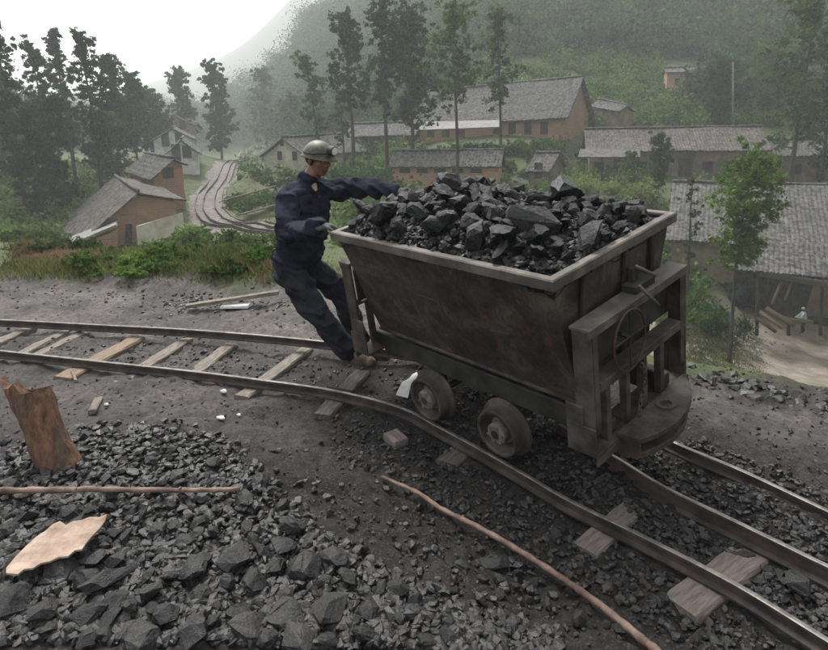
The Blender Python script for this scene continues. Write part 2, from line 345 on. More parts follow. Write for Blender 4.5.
class MB:
    def __init__(s): s.bm = bmesh.new(); s.mats = []; s.cur = 0
    def m(s, mt):
        if mt not in s.mats: s.mats.append(mt)
        s.cur = s.mats.index(mt); return s
    def _mark(s, fs):
        for f in fs: f.material_index = s.cur
    def hexa(s, P, bev=0):     # 8 points: bottom ring 0-3, top ring 4-7
        vs = [s.bm.verts.new(p) for p in P]; fs = []
        for q in ((3, 2, 1, 0), (4, 5, 6, 7), (0, 1, 5, 4), (1, 2, 6, 5), (2, 3, 7, 6), (3, 0, 4, 7)): fs.append(s.bm.faces.new([vs[i] for i in q]))
        s._mark(fs)
        if bev:
            es = list({e for f in fs for e in f.edges}); r = bmesh.ops.bevel(s.bm, geom=es, offset=bev, segments=1, affect='EDGES', profile=.5); s._mark(r['faces'])
        return s
    def box(s, x0, x1, y0, y1, z0, z1, bev=0, mtx=None):
        P = [Vector(p) for p in ((x0, y0, z0), (x1, y0, z0), (x1, y1, z0), (x0, y1, z0), (x0, y0, z1), (x1, y0, z1), (x1, y1, z1), (x0, y1, z1))]
        if mtx: P = [mtx @ p for p in P]
        return s.hexa(P, bev)
    def prism(s, pts, z0, z1, bev=0):
        a = [s.bm.verts.new((x, y, z0)) for x, y in pts]; b = [s.bm.verts.new((x, y, z1)) for x, y in pts]; n = len(pts)
        fs = [s.bm.faces.new(a[::-1]), s.bm.faces.new(b)] + [s.bm.faces.new((a[i], a[(i + 1) % n], b[(i + 1) % n], b[i])) for i in range(n)]
        s._mark(fs)
        if bev: r = bmesh.ops.bevel(s.bm, geom=list({e for f in fs for e in f.edges}), offset=bev, segments=1, affect='EDGES'); s._mark(r['faces'])
        return s
    def tube(s, pts, r, n=8, cap=True, wob=0):
        pts = [Vector(p) for p in pts]; rs = r if isinstance(r, (list, tuple)) else [r] * len(pts); rings = []; u = None
        for i, p in enumerate(pts):
            t = (pts[min(i + 1, len(pts) - 1)] - pts[max(i - 1, 0)]).normalized()
            if u is None: u = t.orthogonal().normalized()
            u = (u - t * u.dot(t)).normalized(); v = t.cross(u)
            rings.append([s.bm.verts.new(p + (u * math.cos(2 * math.pi * k / n) + v * math.sin(2 * math.pi * k / n)) * rs[i] * (1 + wob * random.uniform(-1, 1))) for k in range(n)])
        fs = []
        for a, b in zip(rings, rings[1:]):
            for k in range(n): fs.append(s.bm.faces.new((a[k], a[(k + 1) % n], b[(k + 1) % n], b[k])))
        if cap: fs += [s.bm.faces.new(rings[0][::-1]), s.bm.faces.new(rings[-1])]
        s._mark(fs)
        for f in fs: f.smooth = n > 6
        return s
    def lathe(s, prof, mtx=Matrix(), n=32, closed=False):   # prof (r, axial) around local Y
        rings = []
        for r, a in prof: rings.append([s.bm.verts.new(mtx @ Vector((r * math.cos(2 * math.pi * k / n), a, r * math.sin(2 * math.pi * k / n)))) for k in range(n)])
        fs = []
        for a, b in zip(rings, rings[1:] + ([rings[0]] if closed else [])):
            for k in range(n): fs.append(s.bm.faces.new((a[k], b[k], b[(k + 1) % n], a[(k + 1) % n])))
        if not closed: fs += [s.bm.faces.new(rings[0]), s.bm.faces.new(rings[-1][::-1])]
        s._mark(fs); return s
    def torus(s, R, r, mtx, n=32, k=8, sx=1, sz=1):
        rings = []
        for i in range(n):
            a = 2 * math.pi * i / n
            rings.append([s.bm.verts.new(mtx @ Vector(((R + r * math.cos(b)) * math.cos(a) * sx, r * math.sin(b), (R + r * math.cos(b)) * math.sin(a) * sz))) for b in [2 * math.pi * j / k for j in range(k)]])
        fs = []
        for i in range(n):
            a, b = rings[i], rings[(i + 1) % n]
            for j in range(k): fs.append(s.bm.faces.new((a[j], a[(j + 1) % k], b[(j + 1) % k], b[j])))
        s._mark(fs)
        for f in fs: f.smooth = True
        return s
    def build(s, name, mt=None, parent=None, jitter=0):
        if jitter:
            for v in s.bm.verts: v.co += Vector([random.uniform(-jitter, jitter) for _ in range(3)])
        bmesh.ops.recalc_face_normals(s.bm, faces=s.bm.faces[:])
        me = bpy.data.meshes.new(name); s.bm.to_mesh(me); s.bm.free()
        for m_ in (s.mats or [mt]): me.materials.append(m_)
        return ob(name, me, parent)

def spline(pts, n=12):
    pts = [Vector(p) for p in pts]; out = []
    P = [pts[0] * 2 - pts[1]] + pts + [pts[-1] * 2 - pts[-2]]
    for i in range(1, len(P) - 2):
        for k in range(n):
            t = k / n; a, b, c, d = P[i - 1:i + 3]
            out.append(.5 * ((2 * b) + (c - a) * t + (2 * a - 5 * b + 4 * c - d) * t * t + (3 * b - a - 3 * c + d) * t ** 3))
    out.append(pts[-1]); return out

# ================================================================== GROUND (one sheet, rings round the viewpoint)
NT, NR = 620, 820
th = np.radians(np.linspace(-100, 100, NT))
rr = np.concatenate([np.exp(np.linspace(math.log(.25), math.log(9), 520)), np.exp(np.linspace(math.log(9.06), math.log(900), NR - 520))])
T_, R_ = np.meshgrid(th, rr); GX = R_ * np.sin(T_); GY = R_ * np.cos(T_)
GZ = H(GX, GY)
nearw = 1 - sstep(6, 10, R_)
GZ = GZ + nearw * (.011 * fbm(GX * 30, GY * 30, o=4, s=21)) 
idx = np.arange(NT * NR).reshape(NR, NT)
quads = np.stack([idx[:-1, :-1], idx[:-1, 1:], idx[1:, 1:], idx[1:, :-1]], -1)
gme = np_mesh('ground', np.stack([GX, GY, GZ], -1).reshape(-1, 3), 4, quads.reshape(-1, 4)[:, ::-1], GROUND, smooth=True)
ed = edge_d(GX, GY)
grass = sstep(.05, .7, ed + .35 * fbm(GX * 1.5, GY * 1.5, o=3, s=31))
lat = (GX - .49) * .75 + (GY - 3.18) * .66; lon = (GX - .49) * .66 - (GY - 3.18) * .75
pale = sstep(4.6, 5.6, GY + .5 * fbm(GX * 1.2, GY * 1.2, o=3, s=33)) * .85  # far platform lightened: glancing sky sheen put into the ground colour
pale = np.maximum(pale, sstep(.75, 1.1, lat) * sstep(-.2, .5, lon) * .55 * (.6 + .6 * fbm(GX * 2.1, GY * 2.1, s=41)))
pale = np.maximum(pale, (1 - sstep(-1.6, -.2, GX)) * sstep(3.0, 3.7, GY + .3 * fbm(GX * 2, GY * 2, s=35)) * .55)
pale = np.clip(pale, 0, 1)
def seg_mask(pts, wd, soft):
    best = np.full(GX.shape, 1e9)
    for a, b in zip(pts, pts[1:]):
        dx, dy = b.x - a.x, b.y - a.y; t = np.clip(((GX - a.x) * dx + (GY - a.y) * dy) / (dx * dx + dy * dy), 0, 1)
        best = np.minimum(best, np.hypot(GX - a.x - t * dx, GY - a.y - t * dy))
    return 1 - sstep(wd, wd + soft, best + .5 * fbm(GX * .5, GY * .5, o=3, s=51))
yard = [ground_hit(*q, lo=12) for q in ((692, 340), (740, 350), (812, 352))]
path2 = [ground_hit(*q, lo=12) for q in ((690, 372), (760, 372), (812, 380))]
dirt = seg_mask(yard, 2.4, 3); dirt = np.maximum(dirt, seg_mask(path2, 1.0, 2) * .7)
terr = seg_mask([at(610, 110, 74), at(700, 90, 79)], 1.2, 3) * .5
dirt = np.maximum(dirt, terr)
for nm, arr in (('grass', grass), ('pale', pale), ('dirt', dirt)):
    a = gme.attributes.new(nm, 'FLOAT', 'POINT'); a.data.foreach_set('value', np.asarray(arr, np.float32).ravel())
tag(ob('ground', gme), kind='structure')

def strip(name, pts, width, mt, lift=.02, n=10, kind='structure'):
    c = spline(pts, n); V = []; k = 9
    for i, p in enumerate(c):
        t = (c[min(i + 1, len(c) - 1)] - c[max(i - 1, 0)]); nrm = Vector((-t.y, t.x, 0)).normalized()
        wd = width[0] + (width[1] - width[0]) * i / (len(c) - 1)
        for j in range(k):
            s_ = (j / (k - 1) - .5) * wd; q = p + nrm * s_; V.append((q.x, q.y, 0))
    V = np.array(V); base = H(V[:, 0], V[:, 1]).reshape(-1, k)
    crown = np.array([0, .7, 1, 1, 1, 1, 1, .7, 0.])
    mid = base[:, 4:5]
    V[:, 2] = ((np.maximum(base, mid) + lift) * crown + (base - .12) * (1 - crown)).ravel() + .015 * vnoise(V[:, 0] * 3, V[:, 1] * 3)
    ii = np.arange(len(V)).reshape(-1, k)
    Q = np.stack([ii[:-1, :-1], ii[:-1, 1:], ii[1:, 1:], ii[1:, :-1]], -1).reshape(-1, 4)
    o = ob(name, np_mesh(name, V, 4, Q[:, ::-1], mt, smooth=True)); 
    if kind: o['kind'] = kind
    return o, c

# ================================================================== RAILS AND SLEEPERS
def rail(name, pts, label, hgt=.062, hw=.0125, fw=.028, tilt=0):
    c = spline(pts, 14); V = []
    prof = [(-fw, -hgt), (fw, -hgt), (fw, -hgt + .008), (.007, -hgt + .018), (.007, -.024), (hw, -.018), (hw, -.003), (hw - .005, 0), (-hw + .005, 0), (-hw, -.003), (-hw, -.018), (-.007, -.024), (-.007, -hgt + .018), (-fw, -hgt + .008)]
    k = len(prof)
    for i, p in enumerate(c):
        t = (c[min(i + 1, len(c) - 1)] - c[max(i - 1, 0)]).normalized(); nrm = Vector((-t.y, t.x, 0)).normalized(); up = Vector((0, 0, 1))
        for a, b in prof: V.append(p + nrm * a + up * b)
    Q = []; mi = []
    for i in range(len(c) - 1):
        for j in range(k):
            Q.append((i * k + j, i * k + (j + 1) % k, (i + 1) * k + (j + 1) % k, (i + 1) * k + j)); mi.append(1 if j in (6, 7, 8) else 0)
    me = np_mesh(name, [tuple(v) for v in V], 4, Q, [RAILRUST, STEEL], mi)
    o = ob(name, me); tag(o, label, 'rail'); return o, c

ZA = lambda x: -.03 if x < 700 else -.01
A_px = [(-40, 346, 0), (14, 351.7, 0), (100, 361, 0), (190, 370.5, 0), (258, 379, 0), (334, 390, -.005), (400, 407, -.02), (440, 427, -.03), (483, 450, -.03), (527, 475, -.03), (570, 500, -.03), (640, 534, -.02), (731, 580.5, -.01), (813, 630, 0), (870, 666, 0)]
C_px = [(-40, 318, .02), (14, 320, .02), (100, 324.5, .02), (200, 330, .03), (324, 341, .045)]
C_px2 = [(682, 445, .06), (740, 469, .05), (813, 503, .04), (880, 535, .04)]
Apts = [atz(*p) for p in A_px]
mid = Vector((.49, 3.18, 0)) + Vector((.75, .66, 0)) * .655
u_dir = Vector((.66, -.75, 0))
Cpts = [atz(*p) for p in C_px] + [mid + u_dir * -.75 + Vector((-.03, .02, .07)), mid + u_dir * -.2 + Vector((0, 0, .073)), mid + u_dir * .35 + Vector((0, 0, .07))] + [atz(*p) for p in C_px2]
railA, cA = rail('rail', Apts, 'near rail running from the left edge under the wagon to the bottom right corner')
railC, cC = rail('rail', Cpts, 'far rail passing behind the miner and emerging thin and bright right of the wagon')
Bpts = [atz(*p) for p in ((560, 424, .01), (618, 458, .01), (664, 486, .01), (741, 523, .01), (813, 558, .01), (880, 590, .01))]
railB, cB = rail('rail', Bpts, 'thick inner rail that starts under the coupling plate between the two outer rails', hgt=.085)
mb = MB(); p1 = atz(326, 389, -.04); p2 = atz(352, 394, -.045); dv = (p2 - p1).normalized(); nr = Vector((-dv.y, dv.x, 0))
P8 = lambda a, b, n0, n1, z0, z1: [a + nr * n0 + Vector((0, 0, z0)), b + nr * n0 + Vector((0, 0, z0)), b + nr * n1 + Vector((0, 0, z0)), a + nr * n1 + Vector((0, 0, z0)), a + nr * n0 + Vector((0, 0, z1)), b + nr * n0 + Vector((0, 0, z1)), b + nr * n1 + Vector((0, 0, z1)), a + nr * n1 + Vector((0, 0, z1))]
mb.hexa(P8(p1, p2, -.022, -.009, -.012, .018)); mb.hexa(P8(p1, p2, .009, .022, -.012, .018))
for k in range(4):
    q = p1.lerp(p2, .12 + .25 * k); mb.tube([q - nr * .034, q - nr * .018], .009, 6)
mb.build('fishplate', RAILRUST, railA)

def sleeper(x0, y0, x1, y1, z, wd, label, mt=TIMBER, thick=.09, ext=0):
    a = atz(x0, y0, z); b = atz(x1, y1, z); d = b - a; L = d.length + ext; ang = math.atan2(d.y, d.x); m_ = (a + b) / 2
    n = 9; V = []
    for i in range(n + 1):
        t = (i / n - .5) * L; k = 1 + random.uniform(-.05, .05)
        for (yy, zz) in ((-.5, -1), (.5, -1), (.5, -.12), (.44, 0), (-.44, 0), (-.5, -.12)):
            V.append((t + random.uniform(-.004, .004), yy * wd * k + random.uniform(-.003, .003), zz * thick + random.uniform(-.004, .004)))
    bm = bmesh.new(); vs = [bm.verts.new(v) for v in V]
    for i in range(n):
        for j in range(6): bm.faces.new((vs[i * 6 + j], vs[i * 6 + (j + 1) % 6], vs[(i + 1) * 6 + (j + 1) % 6], vs[(i + 1) * 6 + j]))
    bm.faces.new(vs[:6][::-1]); bm.faces.new(vs[-6:]); bmesh.ops.recalc_face_normals(bm, faces=bm.faces[:])
    me = bpy.data.meshes.new('sleeper'); bm.to_mesh(me); bm.free(); me.materials.append(mt)
    o = ob('sleeper', me); o.location = m_; o.rotation_euler = (0, 0, ang)
    return tag(o, label, 'sleeper', 'sleepers under the rails')
zs = -.072
sleeper(-4, 342, 32, 325.5, zs, .10, 'weathered sleeper cut by the left edge, first from the left')
sleeper(22, 352, 70, 328, zs, .10, 'thin pale sleeper, second from the left edge')
sleeper(37, 354, 89, 329, zs, .10, 'thin pale sleeper close beside its twin, third from the left edge')
sleeper(62, 377, 138, 336, zs + .004, .15, 'thick tan sleeper with a sawn end sticking out under the near rail', TIMBER_Y, .12)
sleeper(118, 382, 187, 338, zs, .12, 'grey sleeper just right of the thick tan sleeper')
sleeper(171, 389, 231, 343, zs, .12, 'brownish sleeper third from the miner, its near end cut square')
sleeper(241, 396, 307, 347, zs, .11, 'long pale grey sleeper left of the miner with white scraps near its end')
sleeper(322, 414, 362, 370, zs, .13, 'dirty sleeper under the rail joint beside the boot', TIMBER_D)
sleeper(446, 462, 505, 412, -.105, .14, 'half buried sleeper end below the gap between the two wheels', TIMBER_D)
sleeper(584, 549, 644, 497, -.092, .125, 'short pink sleeper stub poking out below the near rail in front of the wagon', TIMBER_P, .12)
sleeper(679, 606, 757, 547, -.082, .15, 'wide pinkish sleeper at the lower right, nearest to the camera', TIMBER_P, .12)

# spikes / bolts are too small to see; loose short boards beside the track
def board(name, a, b, wd, th_, mt, label, cat, lift=0):
    d = b - a; L = d.length; o = MB().box(-L / 2, L / 2, -wd / 2, wd / 2, -th_ / 2, th_ / 2, min(th_, wd) * .12).build(name, mt, jitter=.003)
    o.rotation_euler = d.to_track_quat('X', 'Z').to_euler(); o.location = (a + b) / 2 + Vector((0, 0, lift)); return tag(o, label, cat)
def g(px, py, dz=0, lo=1.5, hi=9): p = ground_hit(px, py, lo, hi); return atz(px, py, p.z + dz)
board('plank', g(186, 306, .06), g(279, 292, .10), .09, .035, TIMBER, 'long weathered plank lying on rubble behind the far rail', 'plank')
board('marker_slab', g(222, 306, .03), g(250, 305, .03), .12, .03, WHITE, 'flat white slab on the ground under the long weathered plank', 'slab')
board('wood_offcut', g(92, 412, .03), g(99, 399, .03), .05, .03, TIMBER_P, 'small pinkish wood offcut between the near rail and the coal heap', 'wood offcut')
board('wood_offcut', g(72, 371, .05), g(76, 381, .02), .02, .02, TIMBER, 'thin pale splinter standing at the sawn end of the tan sleeper', 'wood offcut')
board('block', g(390, 434, .03), g(402, 444, .03), .10, .05, TIMBER_P, 'reddish wooden block beside the near rail left of the wheels', 'wooden block')
board('stick', g(458, 356, .03, hi=9), g(470, 357, .03, hi=9), .02, .02, WHITE, 'pale stick', 'stick') if False else None

def stick(name, pts, r, mt, label, cat='stick'):
    c = spline(pts, 8); n = len(c)
    for i in range(1, n - 1): c[i] = c[i] + Vector([random.uniform(-1, 1) * r[0] * .12 for _ in range(3)])
    rs = [(r[0] + (r[1] - r[0]) * i / (n - 1)) * (1 + .12 * math.sin(i * 1.9) + random.uniform(-.05, .05)) for i in range(n)]
    mb = MB().tube(c, rs, 10)
    for k in (n // 3, n * 2 // 3):
        d = Vector((random.uniform(-1, 1), random.uniform(-1, 1), 1)).normalized(); mb.tube([c[k], c[k] + d * rs[k] * 1.5], [rs[k] * .6, rs[k] * .45], 6)
    return tag(mb.build(name, mt), label, cat)
stick('stick', [g(-30, 491, .09), g(40, 490, .085), g(100, 489.5, .08), g(165, 490, .08), g(205, 490, .08), g(240, 489, .075)], (.015, .011), STICK, 'straight pole lying level across the coal heap at the left')
stick('stick', [g(382, 477, .03), g(418, 493, .05), g(440, 508, .035), g(478, 527, .05), g(520, 551, .05), g(560, 577, .05), (g(600, 605, .045)), g(636, 634, .045), g(670, 662, .045)], (.010, .016), STICK, 'long bent brown stick curving down to the bottom edge')

# leaning rotten slab of wood on the left
def rotten_slab():
    V = []; n = 16; m_ = 10
    base = g(63, 480, -.05); top = at(20, 384, base.y + .10)
    for i in range(n + 1):
        t = i / n; c = base.lerp(top, t); wd = .105 + .006 * math.sin(t * 9)
        for j in range(m_ + 1):
            s_ = j / m_ * 2 - 1
            x = s_ * wd + (.006 * math.sin(t * 5 + s_ * 3)); y = -.05 * (1 - s_ * s_) + random.uniform(-.006, .006)
            zz = (.035 * vnoise(np.array([s_ * 3.]), np.array([7.]))[0] if i == n else 0) - (.10 * max(0, s_) ** 2 if i == n else 0)
            V.append((c.x + x, c.y + y, c.z + zz))
    k = m_ + 1; nf = len(V)
    V += [(x + .005, y + .05, z) for x, y, z in V]
    Q = []
    for i in range(n):
        for j in range(m_):
            a, b, c, d = i * k + j, i * k + j + 1, (i + 1) * k + j + 1, (i + 1) * k + j
            Q.append((a, b, c, d)); Q.append((d + nf, c + nf, b + nf, a + nf))
    for i in range(n):
        for j in (0, m_):
            a, b = i * k + j, (i + 1) * k + j; Q.append((a, b, b + nf, a + nf))
    for j in range(m_):
        a, b = n * k + j, n * k + j + 1; Q.append((a, b, b + nf, a + nf))
    o = ob('wood_slab', np_mesh('wood_slab', V, 4, Q, ORWOOD, smooth=False))
    tag(o, 'rotten orange brown slab of a tree trunk standing at the left edge of the heap', 'wood slab')
rotten_slab()
def flat_piece(name, px_pts, dz, th_, mt, label, cat):
    P = [g(x, y, dz) for x, y in px_pts]; bm = bmesh.new()
    n = len(P); c = sum(P, Vector()) / n
    P = [atz(x, y, c.z + random.uniform(-.003, .003)) for x, y in px_pts]
    a = [bm.verts.new(p) for p in P]; b = [bm.verts.new(p - Vector((0, 0, th_))) for p in P]
    bm.faces.new(a); bm.faces.new(b[::-1])
    for i in range(n): bm.faces.new((a[i], b[i], b[(i + 1) % n], a[(i + 1) % n]))
    bmesh.ops.recalc_face_normals(bm, faces=bm.faces[:])
    me = bpy.data.meshes.new(name); bm.to_mesh(me); bm.free(); me.materials.append(mt)
    return tag(ob(name, me), label, cat)
flat_piece('bark_sheet', [(6, 568), (16, 556), (27, 545), (36, 537), (45, 531), (53, 524), (60, 521), (66, 525), (73, 521), (81, 520), (90, 517), (99, 517), (107, 514), (105, 521), (99, 529), (92, 536), (86, 543), (82, 549), (75, 550), (68, 556), (59, 557), (50, 561), (41, 563), (33, 568), (24, 569), (18, 574), (6, 573)], .10, .008, PALEWOOD, 'flat pale pinkish sheet of bark lying on coal at lower left', 'bark')
# pale trowel shaped scrap by the rear wheel
flat_piece('scrap_sheet', [(396, 394), (402, 382), (408, 379), (413, 374), (417, 372), (418, 375), (410, 388), (408, 397)], .05, .008, WHITE, 'white torn scrap sheet beside the rear wheel', 'scrap')

# ================================================================== COAL
def lump_mesh(name, seed, mt, rough=.05, sub=1, flat=.7):
    r = random.Random(seed); bm = bmesh.new()
    for _ in range(r.randint(16, 30)):
        v = Vector((r.gauss(0, 1), r.gauss(0, 1), r.gauss(0, 1))).normalized() * r.uniform(.72, 1.0); bm.verts.new((v.x * .5 * r.uniform(.85, 1.1), v.y * .42, v.z * .42 * flat))
    res = bmesh.ops.convex_hull(bm, input=bm.verts[:]); bmesh.ops.delete(bm, geom=[e for e in res['geom_interior'] if isinstance(e, bmesh.types.BMVert)], context='VERTS')
    for _ in range(sub):
        bmesh.ops.subdivide_edges(bm, edges=bm.edges[:], cuts=1, use_grid_fill=True)
        for v in bm.verts: v.co += Vector((r.gauss(0, 1), r.gauss(0, 1), r.gauss(0, 1))) * rough * .35; 
    bmesh.ops.triangulate(bm, faces=bm.faces[:])
    me = bpy.data.meshes.new(name); bm.to_mesh(me); bm.free(); me.materials.append(mt); return me
LUMPS = [lump_mesh('coal_lump', 100 + i, COAL, .03, 1) for i in range(12)]
LUMPS_D = [lump_mesh('coal_lump', 200 + i, COAL_DUSTY, .03, 1) for i in range(12)]
LUMPS_F = [lump_mesh('coal_lump', 300 + i, COAL_FRESH, .045, 1) for i in range(12)]
def rubble(name, pts, sizes, mts, label=None, cat=None, kind='stuff', squash=.75, parent=None, mtx_ids=None):
    tpl = []
    for i in range(14):
        me = lump_mesh('tmp', 900 + i, mts[0], .04, 0); v = np.array([x.co[:] for x in me.vertices]); f = np.array([p.vertices[:] for p in me.polygons]); tpl.append((v, f)); bpy.data.meshes.remove(me)
    VV = []; FF = []; MI = []; off = 0
    for i, (p, s_) in enumerate(zip(pts, sizes)):
        v, f = tpl[RNG.integers(14)]; q = Quaternion(RNG.normal(size=4)).normalized().to_matrix(); v2 = v @ np.array(q).T * s_; v2[:, 2] *= squash
        VV.append(v2 + p); FF.append(f + off); MI += [RNG.integers(len(mts))] * len(f); off += len(v)
    o = ob(name, np_mesh(name, np.concatenate(VV), 3, np.concatenate(FF), mts, MI), parent)
    if kind: o['kind'] = kind
    if label: o['label'] = label
    if cat: o['category'] = cat
    return o

def rail_clear(x, y, c, r):
    return min((Vector((x, y)) - p.xy).length for p in c[::3]) > r
# photo-density map of the heap: bottom left, along the tracks
def heapness(px, py):
    d = 0.
    lim = np.interp(px, [0, 60, 120, 180, 240, 290, 320, 360, 400, 450, 520], [470, 455, 440, 436, 462, 520, 545, 572, 592, 610, 640])
    if py > lim: d = 1.0
    elif py > lim - 14: d = .35
    return d
lumps = []
def try_place(n, px0, px1, py0, py1, smin, smax, meshes, label, group, test=lambda a, b: True, sink=.25, lift=0, sep=.62):
    c = 0; tries = 0
    while c < n and tries < n * 60:
        tries += 1
        px = random.uniform(px0, px1); py = random.uniform(py0, py1)
        if not test(px, py): continue
        p = atz(px, py, -.05); z = Hf(p.x, p.y); p = atz(px, py, z); s_ = random.uniform(smin, smax)
        if any((p.xy - q[0].xy).length < (s_ + q[1]) * .5 * sep for q in lumps): continue
        if any(not rail_clear(p.x, p.y, cc, .03 + s_ * .45) for cc in (cA, cC, cB)): continue
        lumps.append((p, s_)); o = bpy.data.objects.new('coal_lump', random.choice(meshes)); COL.objects.link(o)
        o.scale = (s_ * random.uniform(.9, 1.25), s_, s_ * random.uniform(.8, 1.1)); o.rotation_euler = (random.uniform(-.5, .5), random.uniform(-.5, .5), random.uniform(0, 6.28))
        o.location = (p.x, p.y, z + s_ * .5 * sink + lift); tag(o, label, 'coal lump', group); c += 1
def single(px, py, s_, mesh, label, lift=.02, sc_=(1, 1, 1), rz=0.):
    p = ground_hit(px, py, 1.5, 9); o = bpy.data.objects.new('coal_lump' if 'coal' in label else 'stone', mesh); COL.objects.link(o); o.location = (p.x, p.y, p.z + lift); o.scale = [s_ * k for k in sc_]
    o.rotation_euler = (.1, .1, rz); lumps.append((p, s_)); return tag(o, label, 'coal lump' if 'coal' in label else 'stone')
single(110, 590, .20, LUMPS_D[1], 'big long tilted coal lump left of centre in the foreground heap', .05, (1.3, .6, .8), .7)
single(215, 470, .11, LUMPS_D[2], 'grey blocky coal lump at the upper right end of the heap', .04)
single(272, 494, .075, LUMPS_D[3], 'lone rounded grey coal lump right of the level pole', .02)
single(335, 565, .15, LUMPS_D[4], 'broad flat coal lump at the right end of the heap', .04, (1.2, .9, .6))
single(798, 592, .16, LUMPS_D[5], 'large bluish coal lump between the rails at the right edge', .04, (1.0, .9, .9), 1.2)
single(704, 545, .10, LUMPS_D[6], 'upright grey coal lump beside the wide pinkish sleeper', .03, (.7, .9, 1.1))
single(556, 540, .10, LUMPS_D[7], 'bluish coal lump left of the pink sleeper stub', .02, (.8, 1, 1))
single(495, 565, .16, LUMPS[7], 'round dark coal lump under the bent stick', .0, (1.2, 1, .8))
single(285, 555, .14, LUMPS_D[8], 'grey coal lump near the top right of the heap', .04)
STN = lump_mesh('stone', 77, STONE, .05, 2); STW = lump_mesh('stone', 78, WHITE, .05, 2)
single(224, 394, .055, STW, 'white stone beside the end of the long pale sleeper', .02)
single(221, 420, .055, STW, 'larger of two white stones below the near rail', .015, (1.2, 1, .7))
single(239, 417, .035, STW, 'smaller of two white stones below the near rail', .015)
single(107, 407, .035, STW, 'small cream stone near the wood offcut', .015)
HG = 'coal lumps heaped at the lower left'
hl = 'black coal lump among the many piled at the lower left'
try_place(20, 10, 330, 560, 650, .13, .20, LUMPS_D + LUMPS, hl, HG, lambda a, b: heapness(a, b) == 1, .35)
try_place(46, 0, 400, 480, 650, .08, .13, LUMPS_D + LUMPS, hl, HG, lambda a, b: heapness(a, b) == 1, .4, .01)
try_place(60, 0, 480, 440, 650, .05, .09, LUMPS_D + LUMPS, hl, HG, lambda a, b: heapness(a, b) == 1, .45, .015)
TG = 'coal lumps lying along the near rail'
try_place(34, 420, 760, 440, 640, .045, .085, LUMPS_D + LUMPS, 'coal lump lying loose along the outside of the near rail', TG, lambda a, b: b > np.interp(a, [420, 520, 640, 810], [450, 510, 580, 650]), .35)
try_place(14, 660, 815, 480, 610, .05, .09, LUMPS_D, 'coal lump lying between the rails in front of the wagon', 'coal lumps between the rails', lambda a, b: b > np.interp(a, [640, 813], [486, 570]) and b < np.interp(a, [640, 813], [520, 615]), .4)

# fine rubble as one sheet of pieces each
def scatter_px(n, x0, x1, y0, y1, smin, smax, dens, power=2.2, clear=.03, lift=.3, zadd=0):
    P = []; S = []
    px = RNG.uniform(x0, x1, n * 4); py = RNG.uniform(y0, y1, n * 4)
    pts = np.array([atz(a, b, -.06)[:] for a, b in zip(px, py)])
    z = H(pts[:, 0], pts[:, 1]); CA = np.array([p[:2] for p in cA + cC + cB])
    for i in range(len(pts)):
        if len(P) >= n: break
        if RNG.random() > dens(px[i], py[i]): continue
        s_ = smin + (smax - smin) * RNG.random() ** power
        if np.min(np.hypot(CA[:, 0] - pts[i, 0], CA[:, 1] - pts[i, 1])) < clear + s_ * .4: continue
        P.append((pts[i, 0], pts[i, 1], z[i] + s_ * lift * .5 + zadd)); S.append(s_)
    return np.array(P), np.array(S)
P1, S1 = scatter_px(12000, -20, 560, 432, 665, .010, .085, lambda a, b: heapness(a, b) * 1.0 + (.05 if b > 470 else .0), 2.3, zadd=.0)
rubble('coal_rubble', P1, S1, [COAL, COAL, COAL_DUSTY])
def track_d(a, b):
    ra = np.interp(a, [-20, 190, 334, 440, 527, 640, 813], [349, 371, 390, 427, 475, 534, 630]); rc = np.interp(a, [-20, 200, 324, 460, 682, 813], [318, 330, 341, 368, 445, 503])
    if a > 400 and rc < b < ra: return 1.
    if a > 330 and ra <= b < ra + 70: return .45
    if rc < b < ra: return .35
    return .02
P2, S2 = scatter_px(9500, 0, 850, 320, 665, .012, .06, track_d, 2.6)
rubble('ballast', P2, S2, [COAL_DUSTY, COAL, COAL_DUSTY, COAL, COAL, DIRTY])
P3, S3 = scatter_px(9500, -20, 850, 284, 655, .005, .034, lambda a, b: .5, 3.2)
rubble('gravel', P3, S3, [COAL_DUSTY, DIRTY, COAL, COAL])
# lip of clods on the right-hand rim
P4 = []; S4 = []
for k in range(420):
    x = random.uniform(1.9, 4.5); y = float(np.interp(x, _EX, _EY)) + random.gauss(.0, .13); s_ = random.uniform(.04, .17) * random.uniform(.35, 1)
    P4.append((x, y, Hf(x, y) + .0)); S4.append(s_)
for k in range(260):
    x = random.uniform(-5, -.6); y = float(np.interp(x, _EX, _EY)) + random.gauss(-.25, .25); s_ = random.uniform(.02, .07); P4.append((x, y, Hf(x, y))); S4.append(s_)
for k in range(160):
    q = g(random.gauss(200, 30), random.gauss(304, 5)); s_ = random.uniform(.02, .08); P4.append((q.x, q.y, q.z)); S4.append(s_)
rubble('clods', np.array(P4), np.array(S4), [COAL_DUSTY, DIRTY, COAL])

